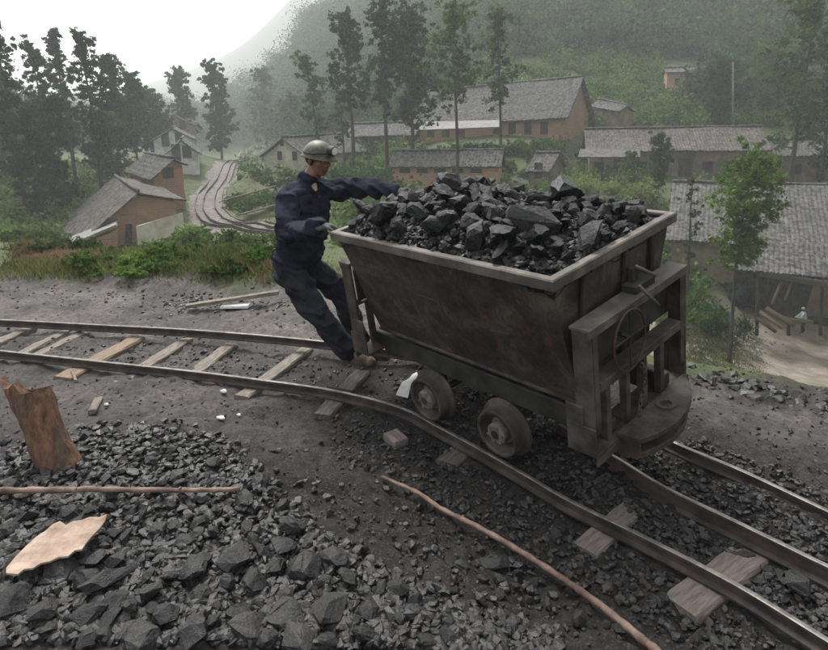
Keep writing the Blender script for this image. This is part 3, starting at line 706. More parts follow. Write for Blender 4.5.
# ================================================================== COAL WAGON
WX, WY, WYAW, WT = .5721, 3.5842, math.radians(-48.6812), math.radians(8.9786)
wagon = empty('mine_wagon', (WX, WY, 0), (WT, 0, WYAW))
tag(wagon, 'rusty steel mine wagon heaped with coal standing on the narrow track', 'wagon')
WM = Matrix.Translation((WX, WY, 0)) @ Matrix.Rotation(WYAW, 4, 'Z') @ Matrix.Rotation(WT, 4, 'X')
LU, WV, HZ = .818, .531, 1.229
BU0, BU1, BV, BZ = -.79, .74, .30, .50
def tub():
    bm = bmesh.new()
    def ringpts(inset, z, u0, u1, v):
        return [(u0 + inset, -v + inset, z), (u1 - inset, -v + inset, z), (u1 - inset, v - inset, z), (u0 + inset, v - inset, z)]
    n = 14
    outer = []; inner = []
    for k in range(n + 1):
        t = k / n; z = BZ + (HZ - .012 - BZ) * t; tt = min(1, t * 1.0)
        u0 = BU0 + (-LU + .02 - BU0) * tt; u1 = BU1 + (LU - .02 - BU1) * tt; v = BV + (WV - .02 - BV) * tt
        outer.append((u0, u1, v, z))
    def rows(off):
        R = []
        for (u0, u1, v, z) in outer:
            row = []; NU, NV = 26, 16
            seq = [(u0 + (u1 - u0) * i / NU, -v) for i in range(NU)] + [(u1, -v + 2 * v * i / NV) for i in range(NV)] + [(u1 - (u1 - u0) * i / NU, v) for i in range(NU)] + [(u0, v - 2 * v * i / NV) for i in range(NV)]
            for i, (a, b) in enumerate(seq):
                cx = (u0 + u1) / 2
                a2 = a - math.copysign(off, a - cx) if abs(abs(a - cx) - (u1 - u0) / 2) < 1e-6 else a
                b2 = b - math.copysign(off, b) if abs(abs(b) - v) < 1e-6 else b
                dent = float(.012 * vnoise(np.array([a * 2.6 + 5]), np.array([b * 3.1]), np.array([z * 3.1]))[0])
                edge = min(1, 4 * (z - BZ) / .7, 6 * (HZ - z) / .7)
                row.append((a2, b2 + dent * edge * (1 if abs(abs(b) - v) < 1e-6 else 0), z))
            R.append(row)
        return R
    ro, ri = rows(0), rows(.008)
    vo = [[bm.verts.new(p) for p in r] for r in ro]; vi = [[bm.verts.new((p[0], p[1], p[2] + .004)) for p in r] for r in ri]; k = len(ro[0])
    for a, b in zip(vo, vo[1:]):
        for i in range(k): bm.faces.new((a[i], a[(i + 1) % k], b[(i + 1) % k], b[i]))
    for a, b in zip(vi, vi[1:]):
        for i in range(k): bm.faces.new((a[(i + 1) % k], a[i], b[i], b[(i + 1) % k]))
    bm.faces.new(vo[0][::-1]); bm.faces.new(vi[0])
    for i in range(k): bm.faces.new((vo[-1][i], vo[-1][(i + 1) % k], vi[-1][(i + 1) % k], vi[-1][i]))
    me = bpy.data.meshes.new('tub'); bm.to_mesh(me); bm.free(); me.materials.append(tubm); return ob('tub', me, wagon)
def tub_material():
    m, n, b = mat('scarred rusty tub plate'); v = objc(n)
    t1 = tex(n, 'Noise', 5.2, v, Detail=10, Roughness=.78, Distortion=.9); t2 = tex(n, 'Noise', 13, v, Detail=8, Roughness=.75); t3 = tex(n, 'Noise', 2.1, v, Detail=6, Roughness=.6)
    c = ramp(n, t1.outputs[0], [(.38, (.014, .012, .010)), (.52, (.050, .043, .033)), (.64, (.125, .103, .080))]).outputs[0]
    c = mixc(n, ramp(n, t2.outputs[0], [(.54, 0.), (.64, .85)]).outputs[0], c, (.105, .048, .030))
    c = mixc(n, ramp(n, t3.outputs[0], [(.52, 0.), (.66, .7)]).outputs[0], c, (.055, .06, .043))
    mp = n.nodes.new('ShaderNodeMapping'); mp.inputs['Rotation'].default_value = (.0, .65, 0); mp.inputs['Scale'].default_value = (1.5, 1, 34); n.links.new(v, mp.inputs[0])
    t4 = tex(n, 'Noise', 1.7, mp.outputs[0], Detail=3); t5 = tex(n, 'Noise', 2.4, v, Detail=2)
    sc1 = n.nodes.new('ShaderNodeMath'); sc1.operation = 'MULTIPLY'
    n.links.new(ramp(n, t4.outputs[0], [(.66, 0.), (.69, 1.)]).outputs[0], sc1.inputs[0]); n.links.new(ramp(n, t5.outputs[0], [(.5, 0.), (.6, .6)]).outputs[0], sc1.inputs[1])
    c = mixc(n, sc1.outputs[0], c, (.16, .15, .12))
    # coal grime gathered low on the plate and dusty bottom fold
    n.links.new(c, b.inputs['Base Color']); b.inputs['Roughness'].default_value = .62; b.inputs['Metallic'].default_value = .15
    bump(n, b, t3.outputs[0], .6, .05); bump(n, b, t1.outputs[0], .7, .015); bump(n, b, t2.outputs[0], .7, .008); return m
tubm = tub_material()
tub()
# rim lip: L-shaped edging, four mitred lengths in one closed sweep
def rim():
    prof = [(0, .006), (.006, 0), (.006, -.044), (-.002, -.044), (-.002, -.010), (-.040, -.010), (-.040, -.002), (-.036, .006)]
    bm = bmesh.new(); rings = []
    N = 12
    cs = [(-LU, -WV), (LU, -WV), (LU, WV), (-LU, WV)]; seq = []
    for i in range(4):
        a, b = cs[i], cs[(i + 1) % 4]
        for k in range(N): seq.append((a[0] + (b[0] - a[0]) * k / N, a[1] + (b[1] - a[1]) * k / N, i, k == 0))
    for (x, y, i, corner) in seq:
        dirs = [(0, -1), (1, 0), (0, 1), (-1, 0)]; d = dirs[i]
        if corner: e = dirs[(i - 1) % 4]; d = (d[0] + e[0], d[1] + e[1])
        j = 0 if corner else random.uniform(-.0012, .0012); jz = random.uniform(-.001, .001)
        rings.append([bm.verts.new((x + d[0] * (p[0] + j), y + d[1] * (p[0] + j), HZ + p[1] + jz)) for p in prof])
    n = len(rings); k = len(prof)
    for i in range(n):
        a, b = rings[i], rings[(i + 1) % n]
        for j in range(k): bm.faces.new((a[j], a[(j + 1) % k], b[(j + 1) % k], b[j]))
    bmesh.ops.recalc_face_normals(bm, faces=bm.faces[:]); me = bpy.data.meshes.new('rim'); bm.to_mesh(me); bm.free(); me.materials.append(LIP); return ob('rim', me, wagon)
rim()
# chassis: two longitudinal channels, cross members, bolster under the tub
mb = MB()
for s_ in (-1, 1):
    v = s_ * .26
    mb.box(-.90, .86, v - .035, v - .027, .33, .45, .002).box(-.90, .86, v - .027, v + .03, .442, .452, .002).box(-.90, .86, v - .027, v + .03, .328, .338, .002)
for u in (-.86, -.45, .0, .42): mb.box(u - .03, u + .03, -.225, .225, .345, .435, .003)
mb.build('chassis', DARKST, wagon)
mb = MB()
for u in (-.5, .45): mb.hexa([Vector(p) for p in ((u - .04, -.28, .455), (u + .04, -.28, .455), (u + .04, .28, .455), (u - .04, .28, .455), (u - .04, -.28, .497), (u + .04, -.28, .497), (u + .04, .28, .497), (u - .04, .28, .497))], .004)
mb.build('bolster', DARKST, wagon)
# wheels
for k, u in enumerate((-.036 - .2875, -.036 + .2875)):
    a = MB().lathe([(.026, -.40), (.026, .40)], Matrix.Translation((u, 0, .159)), 16).build('axle', DARKST, wagon)
    for s_ in (-1, 1):
        mx = Matrix.Translation((u, s_ * .39, .159)) @ (Matrix.Rotation(math.pi, 4, 'Z') if s_ > 0 else Matrix())
        # axial coordinate grows inward; tread .140, flange .172
        wh = MB().m(FRAME).lathe([(.118, .012), (.120, 0), (.138, 0), (.1405, .006), (.1415, .075), (.150, .082), (.172, .088), (.172, .102), (.16, .108), (.10, .108), (.05, .10), (.05, .055), (.112, .050)], mx, 48, closed=True).build('wheel', DARKST, wagon)
        wh.data.polygons.foreach_set('use_smooth', [True] * len(wh.data.polygons))
        hb = MB().lathe([(.0, -.008), (.045, -.006), (.062, .004), (.066, .05), (.09, .056)], mx, 24)
        for j in range(6):
            aa = j * math.pi / 3 + .2; hb.lathe([(.009, -.012), (.010, .01)], mx @ Matrix.Translation((.048 * math.cos(aa), -.0, .048 * math.sin(aa))), 6)
        hb.build('hub', HUBM, wh)
        # hanger plate from the channel to the axle, inboard of the wheel
        vv = s_ * .255
        MB().box(u - .07, u + .07, vv - .012, vv + .012, .14, .335, .003).build('axle_box', DARKST, wagon)
# end frames (front and rear)
def end_frame(sg):
    def bx(mb, u0, u1, *r, bev=.003):
        a, b = (u0, u1) if sg > 0 else (-u1, -u0); return mb.box(a, b, *r, bev)
    fu = .92
    for s_ in (-1, 1):
        mb = MB(); v = s_ * .43
        bx(mb, fu - .092, fu, v - .012, v + .008, .36, .972)
        bx(mb, fu - .010, fu, v - s_ * .012, v - s_ * .05, .45, .972) if s_ < 0 else bx(mb, fu - .010, fu, v - .05, v - .012, .45, .972)
        mb.build('post', FRAME, wagon)
    mb = MB(); bx(mb, fu - .10, fu + .006, -.447, .445, .974, .992); bx(mb, fu - .012, fu + .004, -.447, .445, .945, .973); mb.build('top_bar', LIP, wagon)
    mb = MB(); bx(mb, fu - .075, fu + .004, -.376, .376, .688, .704); bx(mb, fu - .012, fu + .002, -.376, .376, .655, .687); mb.build('cross_bar', FRAME, wagon)
    mb = MB(); bx(mb, fu - .145, fu + .012, -.450, -.439, .350, .50); bx(mb, fu - .145, fu - .05, -.450, -.439, .50, .60); mb.build('gusset_plate', FRAME, wagon)
    mb = MB(); bx(mb, fu - .145, fu - .094, .425, .445, .355, .60); mb.build('gusset_plate', FRAME, wagon)
    mb = MB(); bx(mb, fu - .14, fu + .01, -.442, .442, .345, .362); bx(mb, fu + .0, fu + .012, -.442, .442, .30, .344); mb.build('foot_plate', FRAME, wagon)
    for v in (-.30, -.13, .03, .20):
        mb = MB(); bx(mb, fu - .05, fu - .01, v - .018, v + .018, .364, .686); mb.build('upright_bar', FRAME, wagon)
    # back plate behind the upper opening
    mb = MB(); bx(mb, fu - .094, fu - .086, -.415, .415, .72, .94); mb.build('end_panel', DARKST, wagon)
    # struts that tie the frame to the chassis
    for v in (-.26, .26):
        mb = MB(); bx(mb, .84, fu - .02, v - .03, v + .03, .37, .44); mb.build('tie_bracket', DARKST, wagon)
    if sg > 0: arc = [(.925, -.27), (1.03, -.262), (1.072, -.17), (1.10, -.05), (1.095, .08), (1.06, .20), (1.0, .31), (.925, .40)]
    else: arc = [(-.925, .3), (-1.0, .24), (-1.06, .12), (-1.08, 0), (-1.06, -.12), (-1.0, -.24), (-.925, -.3)]
    MB().prism(arc, .362, .392, .003).build('coupling_plate', FRAME, wagon)
    a2 = [(x * (.985 if abs(x) > .95 else 1), y * .97) for x, y in arc]
    MB().prism(a2, .268, .300, .003).build('lower_coupling_plate', FRAME, wagon)
    if sg > 0:
        MB().box(.925, 1.035, -.262, -.245, .300, .362, .003).build('buffer_web', FRAME, wagon)
        MB().box(1.00, 1.05, .06, .20, .30, .361, .003).build('buffer_web', FRAME, wagon)
    MB().lathe([(.030, -.393), (.048, -.393), (.048, -.405), (.030, -.405)], Matrix.Translation((.995 * sg, .06 if sg > 0 else 0, 0)) @ Matrix.Rotation(-math.pi / 2, 4, 'X'), 24, closed=True).build('pin_collar', FRAME, wagon)
    MB().lathe([(.029, -.394), (.029, -.396)], Matrix.Translation((.995 * sg, .06 if sg > 0 else 0, 0)) @ Matrix.Rotation(-math.pi / 2, 4, 'X'), 24).build('pin_hole', BLACK, wagon)
end_frame(1); end_frame(-1)
# handwheel in front of the end frame
hw = Matrix.Translation((.945, -.16, .83)) @ Matrix.Rotation(math.pi / 2, 4, 'Z')
mb = MB().torus(.135, .0055, hw, 40, 8, 1.0, 1.1)
mb.tube([(.945, -.29, .85), (.945, -.03, .85)], .0045, 6).tube([(.945, -.16, .69), (.945, -.16, .97)], .0045, 6).tube([(.945, -.16, .85), (.875, -.16, .85)], .012, 8)
mb.build('brake_wheel', RUST, wagon)
# latch with T handle
mb = MB(); mb.m(DARKST).box(.822, .90, -.02, .16, .992, 1.03, .003).box(.83, .86, .03, .075, 1.03, 1.10, .003).m(LIP).tube([(.88, .02, 1.12), (.93, .11, 1.05)], .009, 8).tube([(.93, -.045, 1.055), (.985, .03, .94)], .008, 8)
mb.build('latch_lever', None, wagon)
# chain hanging in the opening
mb = MB()
for i in range(12):
    p = Vector((.95, -.075 + .03 * math.sin(i * .5), .66 - i * .024)); mx = Matrix.Translation(p) @ Matrix.Rotation(math.pi / 2 * (i % 2), 4, 'Z')
    mb.torus(.014, .0045, mx, 12, 6, .7, 1.2)
mb.build('chain', FRAME, wagon)
# ribs on the front end of the tub and a weld patch on the side
mb = MB()
for v in (-.30, .05, .30):
    mb.hexa([Vector(p) for p in ((.752, v - .016, .52), (.770, v - .016, .52), (.770, v + .016, .52), (.752, v + .016, .52), (.806, v - .016, 1.17), (.824, v - .016, 1.17), (.824, v + .016, 1.17), (.806, v + .016, 1.17))], .002)
mb.build('end_rib', RUST, wagon)
mb = MB()
for s_ in (-1, 1): mb.tube([(BU0 + .0, s_ * (BV + .002), BZ - .002), (BU1, s_ * (BV + .002), BZ - .002)], .012, 8)
mb.build('bottom_seam', FRAME, wagon)

# coal load
def load_h(u, v):
    e = np.minimum(1, np.maximum(0, (1 - (np.abs(u) / .80) ** 3.4) * (1 - (np.abs(v) / .51) ** 3.2)))
    base = HZ - .05 + .15 * e ** .40 * (1 + .18 * np.exp(-((u + .45) ** 2) / .05) - .05 * u)
    return base + .03 * np.exp(-((u + .45) ** 2) / .05)
uu = np.linspace(-.795, .795, 60); vv = np.linspace(-.505, .505, 40); U_, V_ = np.meshgrid(uu, vv)
Zl = load_h(U_, V_) - .05 + .03 * fbm(U_ * 6, V_ * 6, o=3, s=61)
pl = np.stack([U_, V_, Zl], -1).reshape(-1, 3); pw = (np.array(WM.to_3x3()) @ pl.T).T + np.array(WM.translation)
ii = np.arange(60 * 40).reshape(40, 60); Q = np.stack([ii[:-1, :-1], ii[:-1, 1:], ii[1:, 1:], ii[1:, :-1]], -1).reshape(-1, 4)
n_ = 3000; lu = RNG.uniform(-.79, .79, n_); lv = RNG.uniform(-.495, .495, n_); lz = load_h(lu, lv) - .035
lp = (np.array(WM.to_3x3()) @ np.stack([lu, lv, lz])).T + np.array(WM.translation)
load = rubble('coal_load', lp, RNG.uniform(.03, .09, n_), [COAL_FRESH, COAL, COAL_FRESH], 'loose small black coal filling the mine wagon', 'coal', squash=.9)
# solid core under the pieces joins the same mesh
core = np_mesh('coal_core', pw, 4, Q, COAL_FRESH)
bmc = bmesh.new(); bmc.from_mesh(load.data); bmc.from_mesh(core); bmc.to_mesh(load.data); bmc.free()
def wagon_lump(u, v, s_, mesh, label=None, sc_=None, lift=0., rot=None):
    z = float(load_h(np.array([u]), np.array([v]))[0]); p = WM @ Vector((u, v, z + s_ * .12 + lift)); o = bpy.data.objects.new('coal_lump', mesh); COL.objects.link(o); o.location = p
    o.scale = sc_ or (s_ * random.uniform(.9, 1.3), s_, s_ * random.uniform(.8, 1.2)); o.rotation_euler = rot or (random.uniform(-.9, .9), random.uniform(-.9, .9), random.uniform(0, 6.28))
    return tag(o, label or 'black coal lump heaped among others in the wagon', 'coal lump', None if label else 'coal lumps heaped in the wagon')
wagon_lump(.50, -.22, .30, LUMPS_D[0], 'big shiny grey coal lump near the front corner of the wagon load', lift=.03, rot=(.5, .3, .4))
wagon_lump(-.44, .18, .24, LUMPS_F[1], 'big coal lump forming the peak of the wagon load', lift=-.02, rot=(.2, .3, .5))
wagon_lump(.30, .30, .28, LUMPS[2], 'flat brownish coal lump at the back of the wagon load', lift=.03, rot=(.2, .1, 1.))
wagon_lump(.02, -.33, .19, LUMPS_D[4], 'pale grey coal lump against the near rim of the wagon', lift=.02)
wagon_lump(-.70, -.36, .20, LUMPS_F[3], 'coal lump at the rear corner beside the gloved hand', lift=.02)
k = 0; placed = []
for u, v, s_ in ((-.74, .10, .12), (-.70, -.10, .15), (-.74, -.28, .14), (-.56, -.38, .16)): wagon_lump(u, v, s_, random.choice(LUMPS_F)); placed.append((u, v, s_))
for tr in range(6000):
    if k >= 122: break
    u, v = random.uniform(-.74, .75), random.uniform(-.46, .46); s_ = .08 + .15 * random.random() ** 1.8
    if any((a - u) ** 2 + (b - v) ** 2 < ((s_ + c) * .30) ** 2 for a, b, c in placed): continue
    placed.append((u, v, s_)); wagon_lump(u, v, s_, random.choice(LUMPS_F)); k += 1

# ================================================================== PEOPLE
def blobs(items, voxel, smooth_it, name, mt, parent, fold=0, seed=0):
    """items: ('s', p, r) sphere, ('c', p, q, r0, r1) tapered limb, ('e', p, (a,b,c), rot3x3) ellipsoid -> one continuous skin"""
    bm = bmesh.new()
    for it in items:
        if it[0] == 's': bmesh.ops.create_icosphere(bm, subdivisions=2, radius=it[2], matrix=Matrix.Translation(it[1]))
        elif it[0] == 'c':
            _, p, q, r0, r1 = it; L = (q - p).length; n = max(2, int(L / (min(r0, r1) * .35)) + 1)
            for k in range(n + 1):
                t = k / n; bmesh.ops.create_icosphere(bm, subdivisions=2, radius=r0 + (r1 - r0) * t, matrix=Matrix.Translation(p.lerp(q, t)))
        else:
            _, p, abc, R = it; bmesh.ops.create_icosphere(bm, subdivisions=3, radius=1, matrix=Matrix.Translation(p) @ R.to_4x4() @ Matrix.Diagonal((*abc, 1)))
    me = bpy.data.meshes.new('tmp'); bm.to_mesh(me); bm.free(); o = bpy.data.objects.new('tmp', me); COL.objects.link(o)
    rm = o.modifiers.new('r', 'REMESH'); rm.mode = 'VOXEL'; rm.voxel_size = voxel
    if smooth_it: sm = o.modifiers.new('s', 'SMOOTH'); sm.iterations = smooth_it; sm.factor = .5
    dg = bpy.context.evaluated_depsgraph_get(); out = bpy.data.meshes.new_from_object(o.evaluated_get(dg)); bpy.data.objects.remove(o); bpy.data.meshes.remove(me)
    nv = len(out.vertices); co = np.empty(nv * 3); out.vertices.foreach_get('co', co); co = co.reshape(-1, 3)
    if fold:
        no = np.empty(nv * 3); out.vertices.foreach_get('normal', no); no = no.reshape(-1, 3)
        d = fbm(co[:, 0] * 7 + co[:, 2] * 8, co[:, 1] * 7 - co[:, 2] * 4, co[:, 2] * 6, o=2, s=seed); d = 1.2 - np.abs(d) * 3.2; d = np.clip(d, -.9, 1.2) + .25 * fbm(co[:, 0] * 30, co[:, 1] * 30, co[:, 2] * 30, o=2, s=seed + 3)
        co = co + no * (d * fold)[:, None]; out.vertices.foreach_set('co', co.ravel())
    out.polygons.foreach_set('use_smooth', [True] * len(out.polygons)); out.materials.clear(); out.materials.append(mt); out.name = name; out.update()
    return ob(name, out, parent)
def frame(fwd, up=Vector((0, 0, 1))):
    f = fwd.normalized(); s_ = up.cross(f).normalized(); u = f.cross(s_); return Matrix((f, s_, u)).transposed()   # columns: forward, left, up
def hand_items(wrist, fdir, pnorm, s_=1., curl=.5, thumb_side=1, r=1.0):
    """palm + four unequal bent fingers + a thumb from the side of the palm"""
    f = fdir.normalized(); n = (pnorm - f * pnorm.dot(f)).normalized(); sd = f.cross(n) * thumb_side; it = []
    R = Matrix((f, sd, n)).transposed(); pc = wrist + f * .045 * s_
    it.append(('e', pc, (.048 * s_, .040 * s_ * r, .015 * s_ * r), R))
    it.append(('c', wrist - f * .01, wrist + f * .02, .024 * s_ * r, .024 * s_ * r))
    for k, (off, L) in enumerate(((.030, .072), (.010, .080), (-.011, .074), (-.031, .058))):
        p = wrist + f * .078 * s_ + sd * off * s_; a = 0.15
        for seg, fr in enumerate((.45, .32, .23)):
            a += curl * (.55 if seg else .45); d = f * math.cos(a) - n * math.sin(a); q = p + d * L * fr * s_
            it.append(('c', p, q, .0088 * s_ * r, .0080 * s_ * r)); p = q
    p = wrist + f * .022 * s_ + sd * .034 * s_; q = p + (f * .6 + sd * .75 - n * .25).normalized() * .034 * s_; it.append(('c', p, q, .0115 * s_ * r, .010 * s_ * r))
    q2 = q + (f * .85 + sd * .15 - n * .5).normalized() * .030 * s_; it.append(('c', q, q2, .0095 * s_ * r, .0085 * s_ * r)); return it
def person(name, J, label, mats_, voxel=.006, detail=True, s=1.):
    root = empty(name, J['base']); bpy.context.view_layer.update()
    inv = Matrix.Translation(-Vector(J['base']))
    J = {k: (inv @ v if isinstance(v, Vector) and k not in ('fwd', 'hup', 'rdir', 'ldir', 'rn', 'ln', 'bfwd', 'toe_r', 'toe_l') else v) for k, v in J.items()}
    tag(root, label, 'person')
    Rh = frame(J['fwd'], J['hup']); hd = J['head']; f, l, u = Rh.col[0], Rh.col[1], Rh.col[2]
    P = lambda a, b, c: hd + (f * a + l * b + u * c) * s
    it = [('e', P(-.008, 0, .030), (.094 * s, .076 * s, .088 * s), Rh), ('e', P(.022, 0, -.030), (.068 * s, .060 * s, .078 * s), Rh), ('e', P(.052, 0, -.085), (.026 * s, .030 * s, .020 * s), Rh),
          ('c', P(.078, 0, .012), P(.102, 0, -.022), .0085 * s, .012 * s), ('s', P(.094, .011, -.026), .009 * s), ('s', P(.094, -.011, -.026), .009 * s),
          ('e', P(.074, .030, .022), (.014 * s, .024 * s, .008 * s), Rh), ('e', P(.074, -.030, .022), (.014 * s, .024 * s, .008 * s), Rh),
          ('e', P(.086, 0, -.050), (.009 * s, .024 * s, .0055 * s), Rh), ('e', P(.083, 0, -.060), (.010 * s, .020 * s, .006 * s), Rh),
          ('e', P(.052, .040, -.022), (.026 * s, .020 * s, .022 * s), Rh), ('e', P(.052, -.040, -.022), (.026 * s, .020 * s, .022 * s), Rh),
          ('e', P(-.008, .078, -.012), (.018 * s, .007 * s, .030 * s), Rh), ('e', P(-.008, -.078, -.012), (.018 * s, .007 * s, .030 * s), Rh),
          ('c', P(-.012, 0, -.06), J['neck'], .058 * s, .064 * s)]
    bf = J['bfwd']; Rb = frame(bf, (J['neck'] - J['pelvis']).normalized())
    ch = J['pelvis'].lerp(J['neck'], .72); wa = J['pelvis'].lerp(J['neck'], .35)
    tor = lambda e: [('e', ch, ((.105 + e) * s, (.155 + e) * s, (.175 + e) * s), Rb), ('e', wa, ((.108 + e) * s, (.150 + e) * s, (.18 + e) * s), Rb), ('e', J['pelvis'], ((.112 + e) * s, (.155 + e) * s, (.12 + e) * s), Rb),
                     ('c', J['neck'] - (J['neck'] - ch) * .25, J['shr'], (.055 + e) * s, (.058 + e) * s), ('c', J['neck'] - (J['neck'] - ch) * .25, J['shl'], (.055 + e) * s, (.058 + e) * s)]
    it += tor(-.01)
    arm = lambda a, b, c, e, t=1.: [('c', J[a], J[b], (.050 + e) * s, (.040 + e) * s), ('c', J[b], J[b].lerp(J[c], t), (.040 + e) * s, (.028 + e * .8) * s)]
    leg = lambda a, b, c, e, t=1.: [('c', J[a], J[b], (.078 + e) * s, (.052 + e) * s), ('c', J[b], J[b].lerp(J[c], t), (.050 + e) * s, (.034 + e * 1.1) * s)]
    for q in ('r', 'l'):
        it += arm('sh' + q, 'el' + q, 'wr' + q, -.004); it += leg('hip' + q, 'kn' + q, 'an' + q, -.004)
        it += hand_items(J['wr' + q], J[q + 'dir'], J[q + 'n'], s, J.get('curl' + q, .5), J.get('ts' + q, 1))
        it.append(('c', J['an' + q], J['an' + q] + J['toe_' + q] * .15 * s - Vector((0, 0, .045 * s)), .024 * s, .020 * s))
    body = blobs(it, voxel, 3, 'body', mats_['skin'], root)
    top = [('e', J['pelvis'].lerp(J['neck'], t), ((.128 + .016 * math.sin(max(0, t) * 3.1)) * s, (.172 + .018 * math.sin(max(0, t) * 3.1) - .05 * max(0, t - .55)) * s, .09 * s), Rb) for t in [-.16 + .05 * q for q in range(19)]] if detail else tor(.03)
    top += [('c', J['neck'] - (J['neck'] - ch) * .22, J['sh' + q], .082 * s, .074 * s) for q in 'rl']
    for q in ('r', 'l'): top += arm('sh' + q, 'el' + q, 'wr' + q, .027, .94)
    hem = J['pelvis'] + (J['pelvis'] - J['neck']).normalized() * .02 * s
    top += [('e', hem, (.132 * s, .176 * s, .12 * s), Rb), ('c', J['neck'] - (J['neck'] - ch) * .1, ch, .092 * s, .115 * s), ('e', J['pelvis'].lerp(J['neck'], .9), (.10 * s, .14 * s, .05 * s), Rb)]
    if detail:
        for a in (-1, 1): top.append(('c', J['neck'] + (bf * .055 + Rb.col[1] * .03 * a) * s, ch + (bf * .11 + Rb.col[1] * .035 * a + Rb.col[2] * .06) * s, .014 * s, .012 * s))
        nk = J['neck'] + Rb.col[2] * .03
        for k in range(10):
            t = math.pi * (.5 + k / 9); top.append(('s', nk + (bf * math.cos(t) * .062 + Rb.col[1] * math.sin(t) * .064) * s + Rb.col[2] * .010, .017 * s))
    jacket = blobs(top, voxel, 4, 'jacket', mats_['top'], root, .019 * s if detail else 0, 5)
    bot = [('e', J['pelvis'] - Rb.col[2] * .02, (.112 * s, .155 * s, .12 * s), Rb)]
    for q in ('r', 'l'): bot += leg('hip' + q, 'kn' + q, 'an' + q, .034, .92)
    blobs(bot, voxel, 4, 'trousers', mats_['bottom'], root, .015 * s if detail else 0, 9)
    for q in ('r', 'l'):
        t = J['toe_' + q]; a = J['an' + q]; sh = [('c', a + Vector((0, 0, .0)) * s - t * .01 * s, a - t * .02 * s - Vector((0, 0, .03 * s)), .047 * s, .045 * s), ('c', a - t * .03 * s - Vector((0, 0, .04 * s)), a + t * .17 * s - Vector((0, 0, .052 * s)), .043 * s, .038 * s), ('s', a + t * .16 * s - Vector((0, 0, .05 * s)), .044 * s), ('c', a + t * .02 * s - Vector((0, 0, .01 * s)), a + t * .12 * s - Vector((0, 0, .035 * s)), .044 * s, .040 * s)]
        blobs(sh, voxel, 3, 'boot', mats_['boot'], root)
    if detail:
        for a in (-1, 1):
            e = MB().torus(.001, .0085, Matrix.Translation(P(.078, .029 * a, .006)), 10, 8); e.build('eye', LENS, root)
            MB().torus(.0005, .0042, Matrix.Translation(P(.0845, .029 * a, .006)), 8, 6).build('iris', BLACK, root)
        hr = [('e', P(-.022, 0, .022), (.090 * s, .081 * s, .085 * s), Rh)]
        blobs(hr, .008, 1, 'hair', HAIR, root)
    return root, P, Rh
V3 = Vector
J = dict(base=V3((0, 0, 0)), head=at(318.5, 160, 4.42), fwd=V3((.76, -.60, -.16)), hup=V3((.06, 0, 1)), neck=at(308, 182.5, 4.45), pelvis=at(298, 262, 4.42), bfwd=V3((.72, -.69, 0)),
         shr=at(289, 199, 4.34), elr=at(287, 234, 4.14), wrr=at(320, 226, 3.98), shl=at(330, 190, 4.56), ell=at(364, 189, 4.55), wrl=at(397, 190, 4.42),
         hipr=at(294, 274, 4.34), knr=at(317, 316, 4.24), anr=at(350, 353, 4.30), hipl=at(309, 270, 4.52), knl=at(341, 292, 4.62), anl=at(364, 350, 4.66),
         rdir=V3((.9, .25, -.05)), rn=V3((0, .1, 1)), ldir=V3((1, .1, -.25)), ln=V3((0, -.3, 1)), toe_r=V3((.93, -.35, 0)).normalized(), toe_l=V3((.9, .2, 0)).normalized(), curlr=.9, curll=.5, tsr=1, tsl=-1)
J['base'] = V3((J['anr'].x, J['anr'].y, Hf(J['anr'].x, J['anr'].y)))
miner, HP, HR = person('person', J, 'miner in navy work clothes and a lamp helmet leaning against the wagon end', dict(skin=SKIN, top=CLOTH, bottom=TROUS, boot=BOOT), .0065)
# glove on the near hand, orange sock, collar shirt, helmet, lamp
inv = Vector(J['base'])
gl = hand_items(J['wrr'] - inv, J['rdir'], J['rn'], 1.0, .9, 1, 1.35) + [('c', J['wrr'] - inv - J['rdir'].normalized() * .0, J['wrr'] - inv + J['rdir'].normalized() * .02, .034, .034)]
blobs(gl, .006, 2, 'glove', GLOVE, miner)
a = J['anr'] - inv; kn = J['knr'] - inv
blobs([('c', a.lerp(kn, .06), a.lerp(kn, .13), .052, .050)], .006, 2, 'sock', REDCORD, miner)
helm = empty('helmet', (0, 0, 0)); helm.parent = miner
def helmet_mesh():
    bm = bmesh.new(); N, K = 40, 12; rings = []
    for i in range(K + 1):
        a = math.pi / 2 * i / K
        rings.append([(math.cos(a), math.sin(a), 2 * math.pi * k / N) for k in range(N)])
    def pt(r, h, t): return HP((-.004) + math.cos(t) * .122 * r, math.sin(t) * .100 * r, .030 + h * .108)
    outer = [[bm.verts.new(pt(r, h, t)) for r, h, t in R] for R in rings[:-1]]
    for A, B in zip(outer, outer[1:]):
        for k in range(N): bm.faces.new((A[k], A[(k + 1) % N], B[(k + 1) % N], B[k]))
    bm.faces.new(outer[-1])
    def brim(rad, h, front): return [bm.verts.new(HP((-.004) + math.cos(t) * (.122 * rad + (front if math.cos(t) > 0 else 0) * math.cos(t) ** 2), math.sin(t) * .100 * rad, .030 + h)) for t in [2 * math.pi * k / N for k in range(N)]]
    b1 = brim(1.13, -.010, .022); b2 = brim(1.13, -.015, .022); b3 = brim(.96, -.006, 0)
    for A, B in ((b1, outer[0]), (b2, b1), (b3, b2)):
        for k in range(N): bm.faces.new((A[k], A[(k + 1) % N], B[(k + 1) % N], B[k]))
    bmesh.ops.recalc_face_normals(bm, faces=bm.faces[:])
    me = bpy.data.meshes.new('shell'); bm.to_mesh(me); bm.free(); me.materials.append(HELM); me.polygons.foreach_set('use_smooth', [True] * len(me.polygons)); return me
bpy.data.objects.remove(helm)
helm = ob('helmet', helmet_mesh(), miner)
lampc = HP(.120, 0, .088); fdir = HR.col[0]
